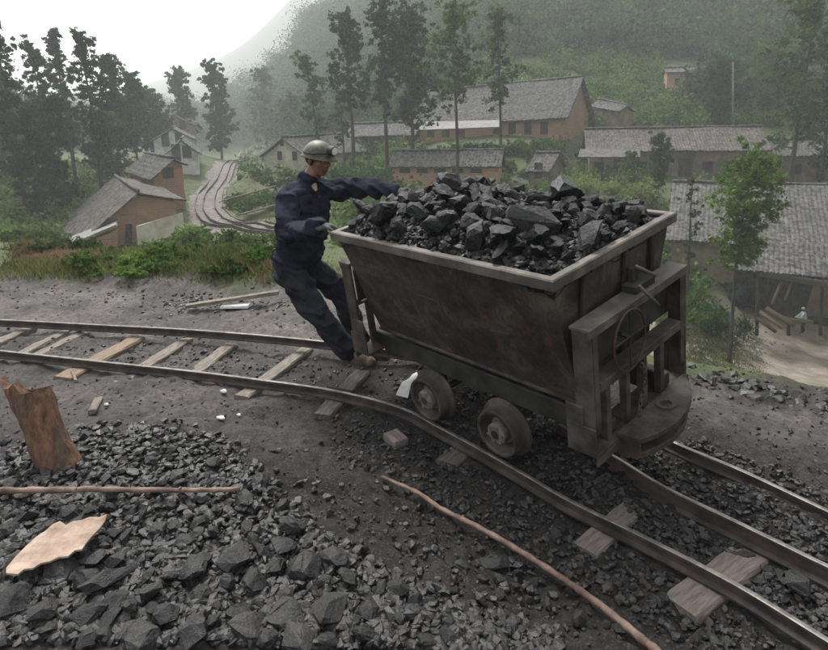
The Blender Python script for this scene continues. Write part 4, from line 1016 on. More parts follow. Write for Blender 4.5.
mx = Matrix.Translation(lampc) @ (HR @ Matrix(((0, 1, 0), (-1, 0, 0), (0, 0, 1)))).to_4x4()
mb = MB().m(BLACK).lathe([(.030, -.022), (.034, -.01), (.034, .026), (.028, .030)], mx, 20)
hl_ = mb.build('headlamp', None, helm)
MB().lathe([(.0, .034), (.020, .0335), (.027, .031), (.027, .029)], mx, 20).build('lens', LENS, hl_)
ring = [HP(-.004 + math.cos(t) * .124, math.sin(t) * .102, .050 + .02 * max(0, math.cos(t))) for t in [2 * math.pi * k / 24 for k in range(25)]]
MB().tube(ring, .005, 6, cap=False).build('strap', BLACK, helm)
_b = V3((.72, -.69, 0)).normalized(); _n = (J['pelvis'] - J['neck']).normalized()
blobs([('c', J['neck'] - inv + _b * .060 + _n * .0, J['neck'] - inv + _b * .098 + _n * .045, .028, .014)], .006, 2, 'undershirt', UNDER, miner)
pb = at(275, 256, 4.36) - inv
MB().torus(.045, .007, Matrix.Translation(pb), 20, 6, .5, 1.1).build('belt_loop', BLACK, miner)

# far worker in the yard
fb = ground_hit(799, 333, 20, 60); sx = V3((0, 0, 0))
def rel(x, y, z): return fb + V3((x, y, z))
J2 = dict(base=fb, head=rel(.10, 0, 1.45), fwd=V3((-.8, -.5, -.3)), hup=V3((0, 0, 1)), neck=rel(.12, .0, 1.28), pelvis=rel(.2, 0, .82), bfwd=V3((-.9, -.4, 0)), shr=rel(.05, -.16, 1.2), shl=rel(.18, .17, 1.2),
          elr=rel(-.12, -.22, 1.0), wrr=rel(-.33, -.2, 1.02), ell=rel(.0, .25, .98), wrl=rel(-.2, .2, .9), hipr=rel(.18, -.1, .78), hipl=rel(.22, .1, .78), knr=rel(.08, -.12, .44), knl=rel(.24, .12, .43), anr=rel(.12, -.12, .09), anl=rel(.34, .1, .09),
          rdir=V3((-1, 0, 0)), ldir=V3((-1, 0, -.2)), rn=V3((0, 0, 1)), ln=V3((0, 0, 1)), toe_r=V3((-1, -.2, 0)).normalized(), toe_l=V3((-1, -.1, 0)).normalized())
fw_, HP2, _ = person('person', J2, 'far worker in a pale shirt and dark trousers in the timber yard', dict(skin=SKIN, top=SHIRTW, bottom=TROUS, boot=BOOT), .025, False, 1.0)
blobs([('e', HP2(-.01, 0, .06), (.11, .09, .075), Matrix.Identity(3))], .02, 1, 'cap', SHIRTW, fw_)

# ================================================================== HOUSES
def roof_sheet(A, B, C, D, mt, name, parent, th_=.12, pitch=.25):
    """A-B ridge edge, D-C eave edge; corrugated tile courses running down the slope"""
    A, B, C, D = [V3(p) for p in (A, B, C, D)]; L = ((B - A).length + (C - D).length) / 2; n = max(8, int(L / pitch) * 4); m_ = 10
    nrm = (B - A).cross(D - A).normalized()
    if nrm.z < 0: nrm = -nrm
    i = np.arange(n + 1)[None, :, None] / n; j = np.arange(m_ + 1)[:, None, None] / m_
    top = (np.array(A) * (1 - i) + np.array(B) * i) * (1 - j) + (np.array(D) * (1 - i) + np.array(C) * i) * j
    wv = .038 * np.abs(np.sin(np.pi * i * (n / 4))) ; sag = .05 * fbm(top[..., 0] * .5, top[..., 1] * .5, o=3, s=77)[..., None] - .06 * np.sin(np.pi * j) + .03 * (j * m_ % 2)
    rag = RNG.uniform(-.06, .10, n + 1); top[-1] += (np.array(D - A) / (D - A).length) * rag[:, None]
    T = top + np.array(nrm) * (wv + sag); Bt = top - np.array(nrm) * th_
    V = np.concatenate([T.reshape(-1, 3), Bt.reshape(-1, 3)]); ii = np.arange((n + 1) * (m_ + 1)).reshape(m_ + 1, n + 1); o_ = ii.size
    Q = [np.stack([ii[:-1, :-1], ii[:-1, 1:], ii[1:, 1:], ii[1:, :-1]], -1).reshape(-1, 4), np.stack([ii[:-1, :-1], ii[1:, :-1], ii[1:, 1:], ii[:-1, 1:]], -1).reshape(-1, 4) + o_]
    for e in (ii[0], ii[-1], ii[:, 0], ii[:, -1]): Q.append(np.stack([e[:-1], e[1:], e[1:] + o_, e[:-1] + o_], -1))
    return V, np.concatenate(Q)
def house(name, p0, p1, near, far, base, label, cat='house', wall=BRICK, tile=TILE, over=.35, openings=(), wall_in=.0, gable=None, tile_edge=None, base0=None):
    """p0,p1: ridge ends (world). near/far: (half width, drop). near = the side toward the camera. openings: (side, t, z0, w, h, kind)"""
    p0, p1 = V3(p0), V3(p1); ax = (p1 - p0); ax.z = 0; L = ax.length; ax.normalize(); nn = V3((ax.y, -ax.x, 0))
    mc = (p0 + p1) / 2
    if nn.dot(V3((0, 0, 0)) - V3((mc.x, mc.y, 0))) < 0: nn = -nn
    yaw = math.atan2(ax.y, ax.x); root = empty(name, (mc.x, mc.y, base), (0, 0, yaw)); tag(root, label, cat)
    RM = Matrix.Translation((mc.x, mc.y, base)) @ Matrix.Rotation(yaw, 4, 'Z'); RI = RM.inverted()
    lp = lambda p: RI @ p
    a, b = lp(p0), lp(p1); ny = (RI.to_3x3() @ nn).y; sgn = 1 if ny > 0 else -1
    hn, dn = near; hf, df = far; oa = V3((-over, 0, 0))
    # walls
    def wtop(p, side): w_, d_ = (near if side == 'n' else far); return V3((p.x, p.y + (sgn if side == 'n' else -sgn) * w_, p.z - d_ - .24))
    an, bn, af, bf_ = wtop(a, 'n'), wtop(b, 'n'), wtop(a, 'f'), wtop(b, 'f'); t_ = .0
    mb = MB()
    zb = -1.2
    def wallp(q): return mb.bm.verts.new(q)
    vs = {k: wallp(q) for k, q in dict(an=an, bn=bn, af=af, bf=bf_, pa=a - V3((0, 0, .26)), pb=b - V3((0, 0, .26)), an0=V3((an.x, an.y, zb)), bn0=V3((bn.x, bn.y, zb)), af0=V3((af.x, af.y, zb)), bf0=V3((bf_.x, bf_.y, zb))).items()}
    for q in (('an0', 'bn0', 'bn', 'an'), ('bf0', 'af0', 'af', 'bf'), ('af0', 'an0', 'an', 'pa', 'af'), ('bn0', 'bf0', 'bf', 'pb', 'bn'), ('an0', 'af0', 'bf0', 'bn0'), ('an', 'bn', 'pb', 'pa'), ('bf', 'af', 'pa', 'pb')): mb.bm.faces.new([vs[x] for x in q])
    mb.build('wall', wall, root)
    # roof slopes
    VV = []; QQ = []; off = 0
    for side in ('n', 'f'):
        w_, d_ = near if side == 'n' else far; s2 = sgn if side == 'n' else -sgn; k = (w_ + over) / w_
        ea = V3((a.x - over, a.y + s2 * w_ * k, a.z - d_ * k)); eb = V3((b.x + over, b.y + s2 * w_ * k, b.z - d_ * k))
        V, Q = roof_sheet(a + V3((-over, 0, 0)), b + V3((over, 0, 0)), eb, ea, tile, 'roof', root); VV.append(V); QQ.append(Q + off); off += len(V)
    rf = ob('roof', np_mesh('roof', np.concatenate(VV), 4, np.concatenate(QQ), tile), root)
    rp = [a + V3((-over - .03, 0, .06)).lerp(V3((over, 0, 0)), 0)]; n = 10
    pts = [a.lerp(b, i / n) + V3((0, 0, .07 + .02 * math.sin(i * 2.1))) for i in range(n + 1)]; pts[0].x -= over; pts[-1].x += over
    MB().tube(pts, .11, 8).build('ridge_cap', tile, rf)
    # openings: side 'n' (near long wall), 'a'/'b' gable ends
    for (side, t, z0, w_, h_, kd) in openings:
        if side == 'n': c = V3((an.x + (bn.x - an.x) * t, an.y, z0)); R = Matrix.Rotation(0 if sgn < 0 else math.pi, 4, 'Z')
        else:
            e0, e1 = (an, af) if side == 'a' else (bn, bf_); c = V3((e0.x, e0.y + (e1.y - e0.y) * t, z0)); R = Matrix.Rotation(-math.pi / 2 if side == 'a' else math.pi / 2, 4, 'Z')
        mx = Matrix.Translation(c) @ R
        if kd == 'window':
            o = MB().box(-w_ / 2, w_ / 2, -.06, .02, 0, .08, 0, mx).box(-w_ / 2, w_ / 2, -.06, .02, h_ - .08, h_, 0, mx).box(-w_ / 2, -w_ / 2 + .08, -.06, .02, .08, h_ - .08, 0, mx).box(w_ / 2 - .08, w_ / 2, -.06, .02, .08, h_ - .08, 0, mx).build('window', DWOOD, root)
            MB().box(-w_ / 2 + .08, w_ / 2 - .08, -.012, .01, .08, h_ - .08, 0, mx).build('pane', GLASSD, o)
        elif kd == 'door':
            o = MB().box(-w_ / 2, w_ / 2, -.05, .02, 0, h_, 0, mx).build('door', DWOOD, root)
        elif kd == 'pale_patch':
            o = MB().box(-w_ / 2, w_ / 2, -.05, .02, 0, h_, 0, mx).build('plaster_panel', WPLAST, root)
    return root, RM
HS = {}
# near left brick house
pf, pbk = at(137, 191, 37), at(116, 177, 47)
pbk.z = pf.z
r1, m1 = house('brick_house', pf, pbk, (5.5, 4.3), (2.1, .55), at(150, 246, 37).z, 'near left brick house with a long grey roof sweeping low to the ground', wall=BRICKP, over=.5, tile=TILE_B)
def free_prism(parent, M_, name, P, mt):
    """closed hexahedron from 4 world points extruded by a thickness vector"""
    I = M_.inverted(); a = [I @ V3(p) for p in P]; return a
def lean_wall(name, parent_pt, pts, th_, mt, label=None, cat=None, root=None, M_=None):
    P = [V3(p) for p in pts]; n = (P[1] - P[0]).cross(P[3] - P[0]).normalized() * th_
    Q = P + [p + n for p in P]
    if M_: Q = [M_.inverted() @ q for q in Q]
    o = MB().hexa(Q).build(name, mt, root)
    if label: tag(o, label, cat)
    return o
# its door, white lean-to edge and pale wall in front
lean_wall('door', None, [at(126, 243, 36.2), at(132, 243, 36.2), at(132, 224, 36.4), at(126, 224, 36.4)], .1, DWOOD, root=r1, M_=m1)
rs = empty('shed', at(95, 247, 34.5)); tag(rs, 'low lean-to shed with a whitish roof edge in front of the left brick house', 'shed'); ms = Matrix.Translation(at(95, 247, 34.5))
lean_wall('roof', None, [at(70, 247, 33.8), at(117, 227, 34.8), at(119, 220, 36.8), at(74, 238, 36.2)], .15, TILE_PALE, root=rs, M_=ms)
lean_wall('wall', None, [at(74, 256, 34.2), at(118, 252, 35.0), at(118, 229, 35.0), at(74, 248, 34.2)], .2, BRICK, root=rs, M_=ms)
lean_wall('yard_wall', None, [at(138, 246, 35.0), at(182, 232, 38), at(180, 213, 38.3), at(136, 226, 35.2)], .25, PLASTER, 'cream plastered slab wall leaning before the left brick gable', 'wall')
# second house
p0, p1 = at(173, 158, 46), at(146, 151, 53); p1.z = p0.z
house('brick_house', p0, p1, (1.5, 1.15), (.6, .3), at(160, 194, 46).z, 'small brick house with a square grey roof right behind the near left one', wall=BRICK, openings=(('a', .5, 1.2, .8, .8, 'window'),))
for nm, (pk, ed_, d, bs), wl, lb in (('c', ((181, 139), 16, 66, 164), WPLAST, 'lowest white gabled house of the stepped trio beside the far track'), ('b', ((172, 127.5), 20, 78, 148), WPLAST, 'middle white gabled house of the stepped trio beside the far track'), ('a', ((176, 116), 19, 92, 134), MUDWALL, 'highest grey gabled house of the stepped trio beside the far track')):
    p0 = at(pk[0], pk[1], d); p1 = p0 + V3((-3.0, 9, 0)); hw_ = ed_ / F * d * .9
    house('village_house', p0, p1, (hw_, 1.3), (hw_, 1.3), at(pk[0], bs, d).z, lb, wall=wl, openings=(('a', .35, .6, .9, 1.3, 'window'), ('a', .7, .2, .9, 1.9, 'door')))
# cream house with arched windows
p0 = at(284, 137.5, 58); p1 = p0 + V3((4.5, 8, 0))
house('plastered_house', p0, p1, (2.6, 1.5), (2.6, 1.5), at(275, 170, 58).z, 'cream plastered house with three small dark windows left of the helmet', wall=PLASTER, openings=(('a', .28, .9, .5, .8, 'window'), ('a', .62, .9, .5, .8, 'window'), ('a', .55, 2.2, .35, .4, 'window')))
# long upper house
p0, p1 = at(420, 92, 76), at(579, 77, 66); 
h5, m5 = house('long_house', p0, p1, (4.2, 3.6), (4.2, 3.6), at(500, 143, 66).z, 'long tile-roofed brick house on the slope with a tall orange gable end', wall=BRICK, over=.5, openings=[('n', .62 + .09 * k, .9, .8, 1.2, 'window') for k in range(4)] + [('n', .1 + .1 * k, .6, .9, 1.4, 'door') for k in range(4)])
lean_wall('awning', None, [at(419, 131, 61), at(500, 128, 58), at(500, 121, 61), at(421, 123, 64)], .12, TILE_PALE, root=h5, M_=m5)
# mid brick shed
p0, p1 = at(397, 151, 52), at(500, 149, 50); p1.z = p0.z
house('brick_shed', p0, p1, (1.5, .95), (1.8, 1.2), at(450, 189, 50).z, 'long low pinkish brick shed directly behind the coal heap of the wagon', 'shed', wall=BRICKP, over=.3, openings=[('n', .12 + .17 * k, 1.35, .9, .35, 'window') for k in range(5)])
p0, p1 = at(538, 153, 53), at(557, 153, 52)
house('hut', p0, p1, (1.7, 1.2), (1.4, 1.0), at(540, 181, 52).z, 'tiny hut with a pale square roof between the brick shed and the row house', 'hut', wall=MUDWALL, over=.25, openings=(('n', .5, .3, .7, 1.3, 'door'),))
p0, p1 = at(352, 124, 74), at(418, 122, 72)
house('dark_barn', p0, p1, (2.2, 1.2), (2.2, 1.2), at(385, 147, 72).z, 'low dark barn behind the tall trees left of the long house', 'barn', wall=DWOOD, over=.3)
# row house
p0, p1 = at(588, 129, 61), at(757, 131, 58); p1.z = p0.z
h8, m8 = house('row_house', p0, p1, (3.0, 1.75), (3.0, 1.9), at(670, 183, 57).z, 'long row house with a brown grey tiled roof behind the small bright tree', wall=MUDWALL, over=.35, tile=TILE_B, openings=[('n', .06 + .125 * k, (.2 if k % 3 == 1 else 1.0), (1.2 if k % 3 == 1 else .9), (2.1 if k % 3 == 1 else 1.0), ('door' if k % 3 == 1 else 'window')) for k in range(8)])
lean_wall('porch_roof', None, [at(578, 158, 53.5), at(640, 158, 53), at(640, 150, 55.4), at(580, 150, 56)], .1, TILE, root=h8, M_=m8)
for k in range(4):
    q = at(584 + 18 * k, 182, 54.0); tp = at(584 + 18 * k, 157, 54.0); I = m8.inverted(); MB().tube([I @ V3((q.x, q.y, q.z - .5)), I @ tp], .07, 6).build('porch_post', DWOOD, h8)
p0, p1 = at(752, 140, 58), at(835, 144, 55); p1.z = p0.z
house('annex_house', p0, p1, (2.0, 1.1), (2.0, 1.3), at(790, 184, 55).z, 'lower mud-walled annex to the right of the row house', wall=MUDWALL, over=.3, openings=(('n', .2, .2, 1.0, 2.0, 'door'), ('n', .55, .9, .9, .9, 'window')))
# big near roof on the right
p0, p1 = at(679, 182, 45), at(835, 188, 41); p1.z = p0.z
house('tiled_house', p0, p1, (6.0, 2.9), (4.0, 2.2), at(740, 290, 38).z, 'big grey tile roof of the nearest house at the right edge', wall=MUDWALL, over=.4, tile=TILE)
p0, p1 = at(733, 240, 36.5), at(840, 244, 34.5); p1.z = p0.z
h10 = empty('timber_shed', at(770, 320, 35)); tag(h10, 'open timber shed with a tile roof and logs stored below, behind the far worker', 'shed'); m10 = Matrix.Translation(at(770, 320, 35)); i10 = m10.inverted()
e0, e1 = at(728, 268, 33.6), at(845, 279, 32.4)
V, Q = roof_sheet(i10 @ p0, i10 @ p1, i10 @ e1, i10 @ e0, TILE, 'roof', h10); ob('roof', np_mesh('roof', V, 4, Q, TILE), h10)
lean_wall('beam', None, [at(757, 275, 33.5), at(845, 290, 32.3), at(845, 284, 32.3), at(757, 270, 33.5)], .2, TIMBER_D, root=h10, M_=m10)
for px in (758, 790, 822):
    q = at(px, 322, 33.6); MB().tube([i10 @ V3((q.x, q.y, q.z - .8)), i10 @ at(px, 277 + (px - 758) * .12, 33.6)], .10, 8).build('post', BARK, h10)
lean_wall('back_wall', None, [at(735, 335, 37.5), at(850, 335, 36), at(850, 262, 36), at(735, 255, 37.5)], .3, DWOOD, root=h10, M_=m10)
hl_g = 'logs stacked in the timber yard'
for k, (a_, b_, r_) in enumerate([((760, 312), (783, 328), .12), ((766, 308), (795, 326), .13), ((757, 318), (776, 332), .11), ((772, 304), (781, 282), .08), ((785, 300), (792, 281), .07), ((776, 318), (812, 322), .12)]):
    A_ = at(*a_, 33.0 - .3 * (k > 2)); B_ = at(*b_, 32.0 if k < 3 else 33.2)
    o = MB().tube([A_, A_.lerp(B_, .5), B_], [r_, r_ * .95, r_ * .9], 8).build('log', [TIMBER_Y, TIMBER_P, BARK, TIMBER_Y, TIMBER_P, TIMBER_Y][k]); tag(o, ['upper of the slanting tan logs left of the far worker', 'longest slanting pinkish log left of the far worker', 'lowest dark barked log left of the far worker', 'thick log propped up inside the timber shed', 'thin log propped up inside the timber shed', 'level pale log at the feet of the far worker'][k], 'log', hl_g)
p0, p1 = at(666, 68, 80), at(703, 67, 79); p1.z = p0.z
house('hillside_hut', p0, p1, (1.4, .5), (1.4, .5), at(686, 89, 79).z, 'small reddish brick hut alone high on the green hillside', 'hut', wall=BRICKP, over=.25, openings=(('n', .3, .6, .7, .7, 'window'), ('n', .72, .1, .8, 1.7, 'door')))
p0, p1 = at(600, 99, 72), at(626, 105, 69)
house('field_hut', p0, p1, (1.2, .6), (1.2, .6), at(612, 122, 70).z, 'little field hut with a slanting roof right of the tall gable', 'hut', wall=MUDWALL, over=.25)

# far railway in the valley
BED = two_tone('pale track ballast', (.09, .078, .070), (.20, .175, .155), 3, .95, .5, .03, 14)
fpx = [(300, 252, 30), (270, 240, 33), (235, 228, 38.5), (212, 213, 44), (207, 200, 52), (218, 184, 66), (231, 170, 88), (240, 160, 118), (246, 151, 165)]
fp = [at(*q) for q in fpx]
for p in fp: p.z = Hf(p.x, p.y)
bedo, bc = strip('railway_bed', fp, (3.2, 4.2), BED, .06)
offs = [-1.2, -.6, .3, .9]
for k, of in enumerate(offs):
    pts = []
    for i, p in enumerate(bc[::4]):
        j = min(i * 4, len(bc) - 2); t = (bc[j + 1] - bc[j]).normalized(); nrm = V3((-t.y, t.x, 0)); q = p + nrm * of; pts.append(V3((q.x, q.y, Hf(p.x, p.y) + .33)))
    c = pts; prof = [(-.035, -.2), (.035, -.2), (.035, 0), (-.035, 0)]; V = []; Q = []
    for i, p in enumerate(c):
        t = (c[min(i + 1, len(c) - 1)] - c[max(i - 1, 0)]).normalized(); nrm = V3((-t.y, t.x, 0))
        for a_, b_ in prof: V.append(p + nrm * a_ + V3((0, 0, b_)))
    for i in range(len(c) - 1):
        for j in range(4): Q.append((i * 4 + j, i * 4 + (j + 1) % 4, (i + 1) * 4 + (j + 1) % 4, (i + 1) * 4 + j))
    tag(ob('far_rail', np_mesh('far_rail', [tuple(v) for v in V], 4, Q, RAILRUST)), ['innermost far rail on the bend in the valley', 'second far rail from the inside of the valley bend', 'third far rail from the inside of the valley bend', 'outermost far rail on the bend in the valley'][k], 'rail')
# two leaning poles beyond the miner's back
for k, (a_, b_) in enumerate([((222, 201, 33), (276, 186, 30)), ((238, 215, 30), (276, 205, 28))]):
    o = MB().tube([at(*a_), at(*b_)], .045, 6).build('pole', STICK); tag(o, ['upper pale pole slanting over the far track bed', 'lower pale pole slanting over the far track bed'][k], 'pole')

# ================================================================== VEGETATION
def leaf_quads(C, size, flat=0.):
    n = len(C); a = RNG.normal(size=(n, 3)); a /= np.linalg.norm(a, axis=1)[:, None]; b = RNG.normal(size=(n, 3)); b -= a * (a * b).sum(1)[:, None]; b /= np.linalg.norm(b, axis=1)[:, None]
    s_ = (size * RNG.uniform(.6, 1.35, n))[:, None]; a = a * s_; b = b * s_ * .55
    V = np.stack([C - a, C - b * .9, C + a, C + b], 1).reshape(-1, 3); return V
def leaf_mesh(name, V, mt): return np_mesh(name, V, 4, np.arange(len(V)), mt)
def clump_pts(cs, rad, per, lim=1.25):
    n = len(cs); d = RNG.normal(size=(n * per, 3)); d /= np.linalg.norm(d, axis=1)[:, None]; r = np.clip(np.abs(RNG.normal(size=n * per)) * .6, 0, lim)
    return np.repeat(cs, per, 0) + d * (r * np.repeat(rad, per))[:, None] * np.array([1, 1, .75])
def tree(name, base, h, cw, kind, label, leaf, cb=.35, group=None, clumps=40, per=90, lsz=.16, lean=(0, 0), trunk_r=None, shape='column'):
    """cb: height fraction where the crown begins; cw: crown half width"""
    root = empty(name, base); tag(root, label, 'tree', group); tr = trunk_r or h * .012 + .03
    lx, ly = lean; n = 9
    spine = [V3((lx * t * h + .02 * h * math.sin(t * 4 + h) * t, ly * t * h + .01 * h * math.sin(t * 5) * t, t * h * .97 - .4 * (t == 0))) for t in [i / n for i in range(n + 1)]]
    mb = MB().tube(spine, [tr * (1 - .85 * i / n) for i in range(n + 1)], 8); cs = []; rad = []
    clumps = int(clumps * 3.6); per = int(per * .38); nb = max(12, clumps // 7)
    def sp(t): k = min(int(t * n), n - 1); return spine[k].lerp(spine[k + 1], t * n - k)
    def width(t):
        s_ = (t - cb) / (1 - cb)
        if shape == 'column': return cw * (.45 + .75 * math.sin(math.pi * min(1, s_ * .85 + .12))) * (1 - .35 * s_)
        if shape == 'cone': return cw * (1.05 - .9 * s_)
        return cw * math.sqrt(max(.05, 1 - (2 * s_ - 1) ** 2))
    for k in range(nb):
        t = cb + (1 - cb) * (k + random.random()) / nb * .97; p = sp(t); a = random.uniform(0, 6.283); w_ = width(t) * random.uniform(.35, 1.15); up = random.uniform(.1, .6)
        e = p + V3((math.cos(a) * w_, math.sin(a) * w_, w_ * up)); m_ = p.lerp(e, .5) + V3((0, 0, -.06 * w_))
        r0 = tr * (1 - .85 * t) * .55; mb.tube([p, m_, e], [r0, r0 * .6, r0 * .2], 5)
        for q in range(max(1, clumps // nb)):
            f = random.uniform(.45, 1.08); c = p.lerp(e, f) + V3([random.gauss(0, .25 * cw) for _ in range(3)]); cs.append(c[:]); rad.append(cw * random.uniform(.09, .28) * (1.2 if shape == 'round' else 1))
    for q in range(max(2, clumps // 8)): c = sp(random.uniform(.86, 1)); cs.append((c + V3((random.gauss(0, .1) * cw, random.gauss(0, .1) * cw, 0)))[:]); rad.append(cw * random.uniform(.10, .22))
    mb.build('trunk', BARK, root)
    P = clump_pts(np.array(cs), np.array(rad), per); ob('crown', leaf_mesh('crown', leaf_quads(P, lsz), leaf), root); return root
def tpx(name, px, pyb, pyt, Y, cwpx, label, leaf, **kw):
    b = at(px, pyb, Y); b.z = Hf(b.x, b.y); t = at(px, pyt, Y); h = t.z - b.z; return tree(name, b, h, cwpx / F * Y, None, label, leaf, **kw)
CG = 'tall slender trees in front of the long house'
tpx('tall_tree', 353, 150, 8, 58, 20, 'tall narrow tree with hanging dense crown, leftmost of the tall central row', LEAF_DARK, cb=.42, clumps=60, per=80, lsz=.17, group=CG)
tpx('tall_tree', 387, 160, -2, 55, 20, 'tall tree with a straight thin trunk just left of the darkest one', LEAF_DARK, cb=.42, clumps=46, per=80, lsz=.17, group=CG)
tpx('tall_tree', 413, 158, 4, 57, 26, 'darkest and broadest of the tall central trees', LEAF_DARK, cb=.32, clumps=80, per=90, lsz=.18, group=CG)
tpx('tall_tree', 457, 170, 0, 47, 26, 'airy tall tree whose thin trunk crosses the roof of the brick shed', LEAF_MID, cb=.50, clumps=46, per=70, lsz=.14, group=CG, trunk_r=.16)
tpx('tall_tree', 500, 158, 5, 52, 20, 'airy tall tree whose trunk stands before the middle of the long house', LEAF_MID, cb=.45, clumps=40, per=60, lsz=.15, group=CG, trunk_r=.16)
tpx('leaning_tree', 325, 160, 52, 62, 15, 'smaller tree leaning left just above the helmet', LEAF_MID, cb=.35, clumps=36, per=60, lsz=.17, lean=(-.16, 0))
tpx('leaning_tree', 344, 165, 88, 60, 9, 'slim young tree right of the leaning tree above the helmet', LEAF_MID, cb=.3, clumps=20, per=60, lsz=.15)
tpx('far_tree', 222, 158, 62, 92, 13, 'dark columnar tree standing beside the far track', LEAF_DARK, cb=.12, clumps=80, per=80, lsz=.26)
tpx('far_tree', 188, 160, 66, 100, 15, 'pointed airy tree behind the stepped white houses', LEAF_DARK, cb=.25, clumps=50, per=70, lsz=.28, shape='cone')
tpx('far_tree', 268, 156, 66, 130, 17, 'pale misty tree beyond the cream house', LEAF_MID, cb=.15, clumps=40, per=60, lsz=.34, shape='cone')
tpx('far_tree', 297, 160, 95, 105, 13, 'misty bushy tree between the cream house and the leaning tree', LEAF_MID, cb=.1, clumps=36, per=60, lsz=.3, shape='round')
LG = 'tall misty trees massed at the left'
for px, pt, Y, cw_, sh, lb in [(22, 14, 46, 17, 'column', 'tallest tree at the far left edge of the tree mass'), (52, 38, 54, 13, 'column', 'second tree from the left edge of the tree mass, slightly shorter'), (76, 24, 60, 10, 'column', 'spindly tall tree with a bent tip in the left tree mass'),
                              (101, 28, 52, 15, 'column', 'broad dark tree in the middle of the left tree mass'), (122, 52, 62, 13, 'column', 'tree just right of the broad dark one in the left mass'), (138, 72, 70, 14, 'column', 'lower rounded tree near the right end of the left tree mass'),
                              (157, 92, 82, 14, 'round', 'pale rounded tree at the right end of the left tree mass'), (8, 70, 60, 24, 'round', 'bushy low tree cut by the left edge of the photo'), (64, 90, 48, 20, 'round', 'short bushy tree in front of the spindly tall one'), (38, 105, 44, 17, 'round', 'short dark bushy tree in front of the second tree from the left'), (112, 112, 58, 20, 'round', 'short bushy tree beneath the broad dark tree')]:
    tpx('misty_tree', px, 185 if Y < 65 else 165, pt, Y, cw_ * 1.1, lb, random.choice([LEAF_DARK, LEAF_MID]), cb=.2 if sh == 'column' else .1, clumps=70, per=90, lsz=.0028 * Y, shape=sh, group=LG)
b_ = at(735, 290, 30); 
tr_ = tpx('young_tree', 735, 300, 148, 27, 30, 'young bright green tree on a thin bare trunk at the right', LEAF_BRIGHT, cb=.50, clumps=80, per=150, lsz=.075, shape='round', trunk_r=.10)
tpx('tall_tree', 792, 178, -10, 50, 32, 'tall dark airy tree near the right edge behind the annex', LEAF_MID, cb=.3, clumps=70, per=80, lsz=.15)
tpx('tall_tree', 822, 178, 20, 52, 24, 'dark tree partly cut by the right edge', LEAF_DARK, cb=.2, clumps=60, per=80, lsz=.16)
tpx('hillside_tree', 722, 128, 60, 66, 16, 'dark round tree on the hill above the row house', LEAF_DARK, cb=.1, clumps=60, per=90, lsz=.2, shape='round')
tpx('hillside_tree', 770, 120, 48, 72, 20, 'brownish green tree on the hill left of the tall right tree', LEAF_MID, cb=.15, clumps=60, per=80, lsz=.2, shape='round')
tpx('small_tree', 658, 184, 132, 50, 11, 'small leafy tree standing before the row house', LEAF_MID, cb=.25, clumps=40, per=80, lsz=.13, shape='round')
tpx('small_tree', 628, 184, 152, 50, 9, 'stubby leafy tree by the porch of the row house', LEAF_BRIGHT, cb=.2, clumps=26, per=80, lsz=.12, shape='round')
tpx('small_tree', 688, 270, 175, 32, 10, 'slim half-bare tree left of the young bright tree', LEAF_MID, cb=.4, clumps=14, per=40, lsz=.09)
o = MB().tube([at(733, 128, 64), at(733, 62, 64)], [.10, .07], 8).build('utility_pole', STONE); tag(o, 'thin pale pole rising above the roof of the row house', 'pole')

def bush(px, py, Y, w_, h_, leaf, label, name='bush', n=1500, lsz=.07, group=None, lo=None):
    b = at(px, py, Y); b.z = Hf(b.x, b.y); nc = 22; cs = []
    for k in range(nc):
        a = random.uniform(0, 6.283); r = random.random() ** .5; cs.append((b.x + math.cos(a) * r * w_ * .8, b.y + math.sin(a) * r * w_ * .7, b.z + h_ * (.15 + .65 * random.random() * (1 - r * r * .6))))
    P = clump_pts(np.array(cs), np.full(nc, min(w_, h_) * .38), n // nc)
    mb = MB()
    o = ob(name, leaf_mesh(name, leaf_quads(P, lsz), leaf)); return tag(o, label, 'bush', group)
bush(190, 250, 25, 1.25, 1.5, LEAF_BRIGHT, 'leafy green bush in front of the left brick house', n=3500, lsz=.10)
bush(247, 256, 21, 1.3, .8, LEAF_MID, 'low bush left of the miner\'s waist', n=2400, lsz=.08)
bush(155, 255, 22, .9, .6, LEAF_BRIGHT, 'low bush left of the big leafy bush', n=1600, lsz=.08)
bush(238, 196, 48, 1.3, 1.3, LEAF_MID, 'round bush beside the far track bend', n=1600, lsz=.13)
bush(265, 192, 42, 2.6, 1.6, LEAF_MID, 'wide bush below the cream house', n=3200, lsz=.13)
bush(285, 182, 50, 2.4, 1.5, LEAF_DARK, 'dark bush under the gable of the cream house', n=2400, lsz=.13)
bush(350, 190, 44, 3.0, 2.4, LEAF_DARK, 'dark thicket right of the miner\'s shoulder', n=4200, lsz=.13)
bush(372, 182, 48, 2.2, 2.2, LEAF_MID, 'yellowish bush left of the brick shed', n=2800, lsz=.13)
bush(425, 152, 62, 3.0, 1.4, LEAF_DARK, 'dark hedge below the awning of the long house', n=2600, lsz=.18)
bush(485, 150, 60, 3.2, 1.6, LEAF_DARK, 'hedge below the middle of the long house', n=2800, lsz=.18)
bush(535, 150, 60, 2.8, 1.5, LEAF_MID, 'bushes below the gable end of the long house', n=2400, lsz=.18)
bush(515, 190, 46, 1.6, 1.6, LEAF_MID, 'green bush between the brick shed and the tiny hut', n=2000, lsz=.13)
bush(575, 202, 50, 2.9, 2.6, LEAF_YELLOW, 'pale yellow green creeper mound behind the coal, left part', n=4200, lsz=.12)
bush(628, 202, 49, 2.6, 2.7, LEAF_YELLOW, 'pale yellow green creeper mound behind the coal, right part', n=4200, lsz=.12)
bush(690, 296, 30, 1.9, 2.0, LEAF_MID, 'shrub right of the wagon end frame', n=3800, lsz=.10)
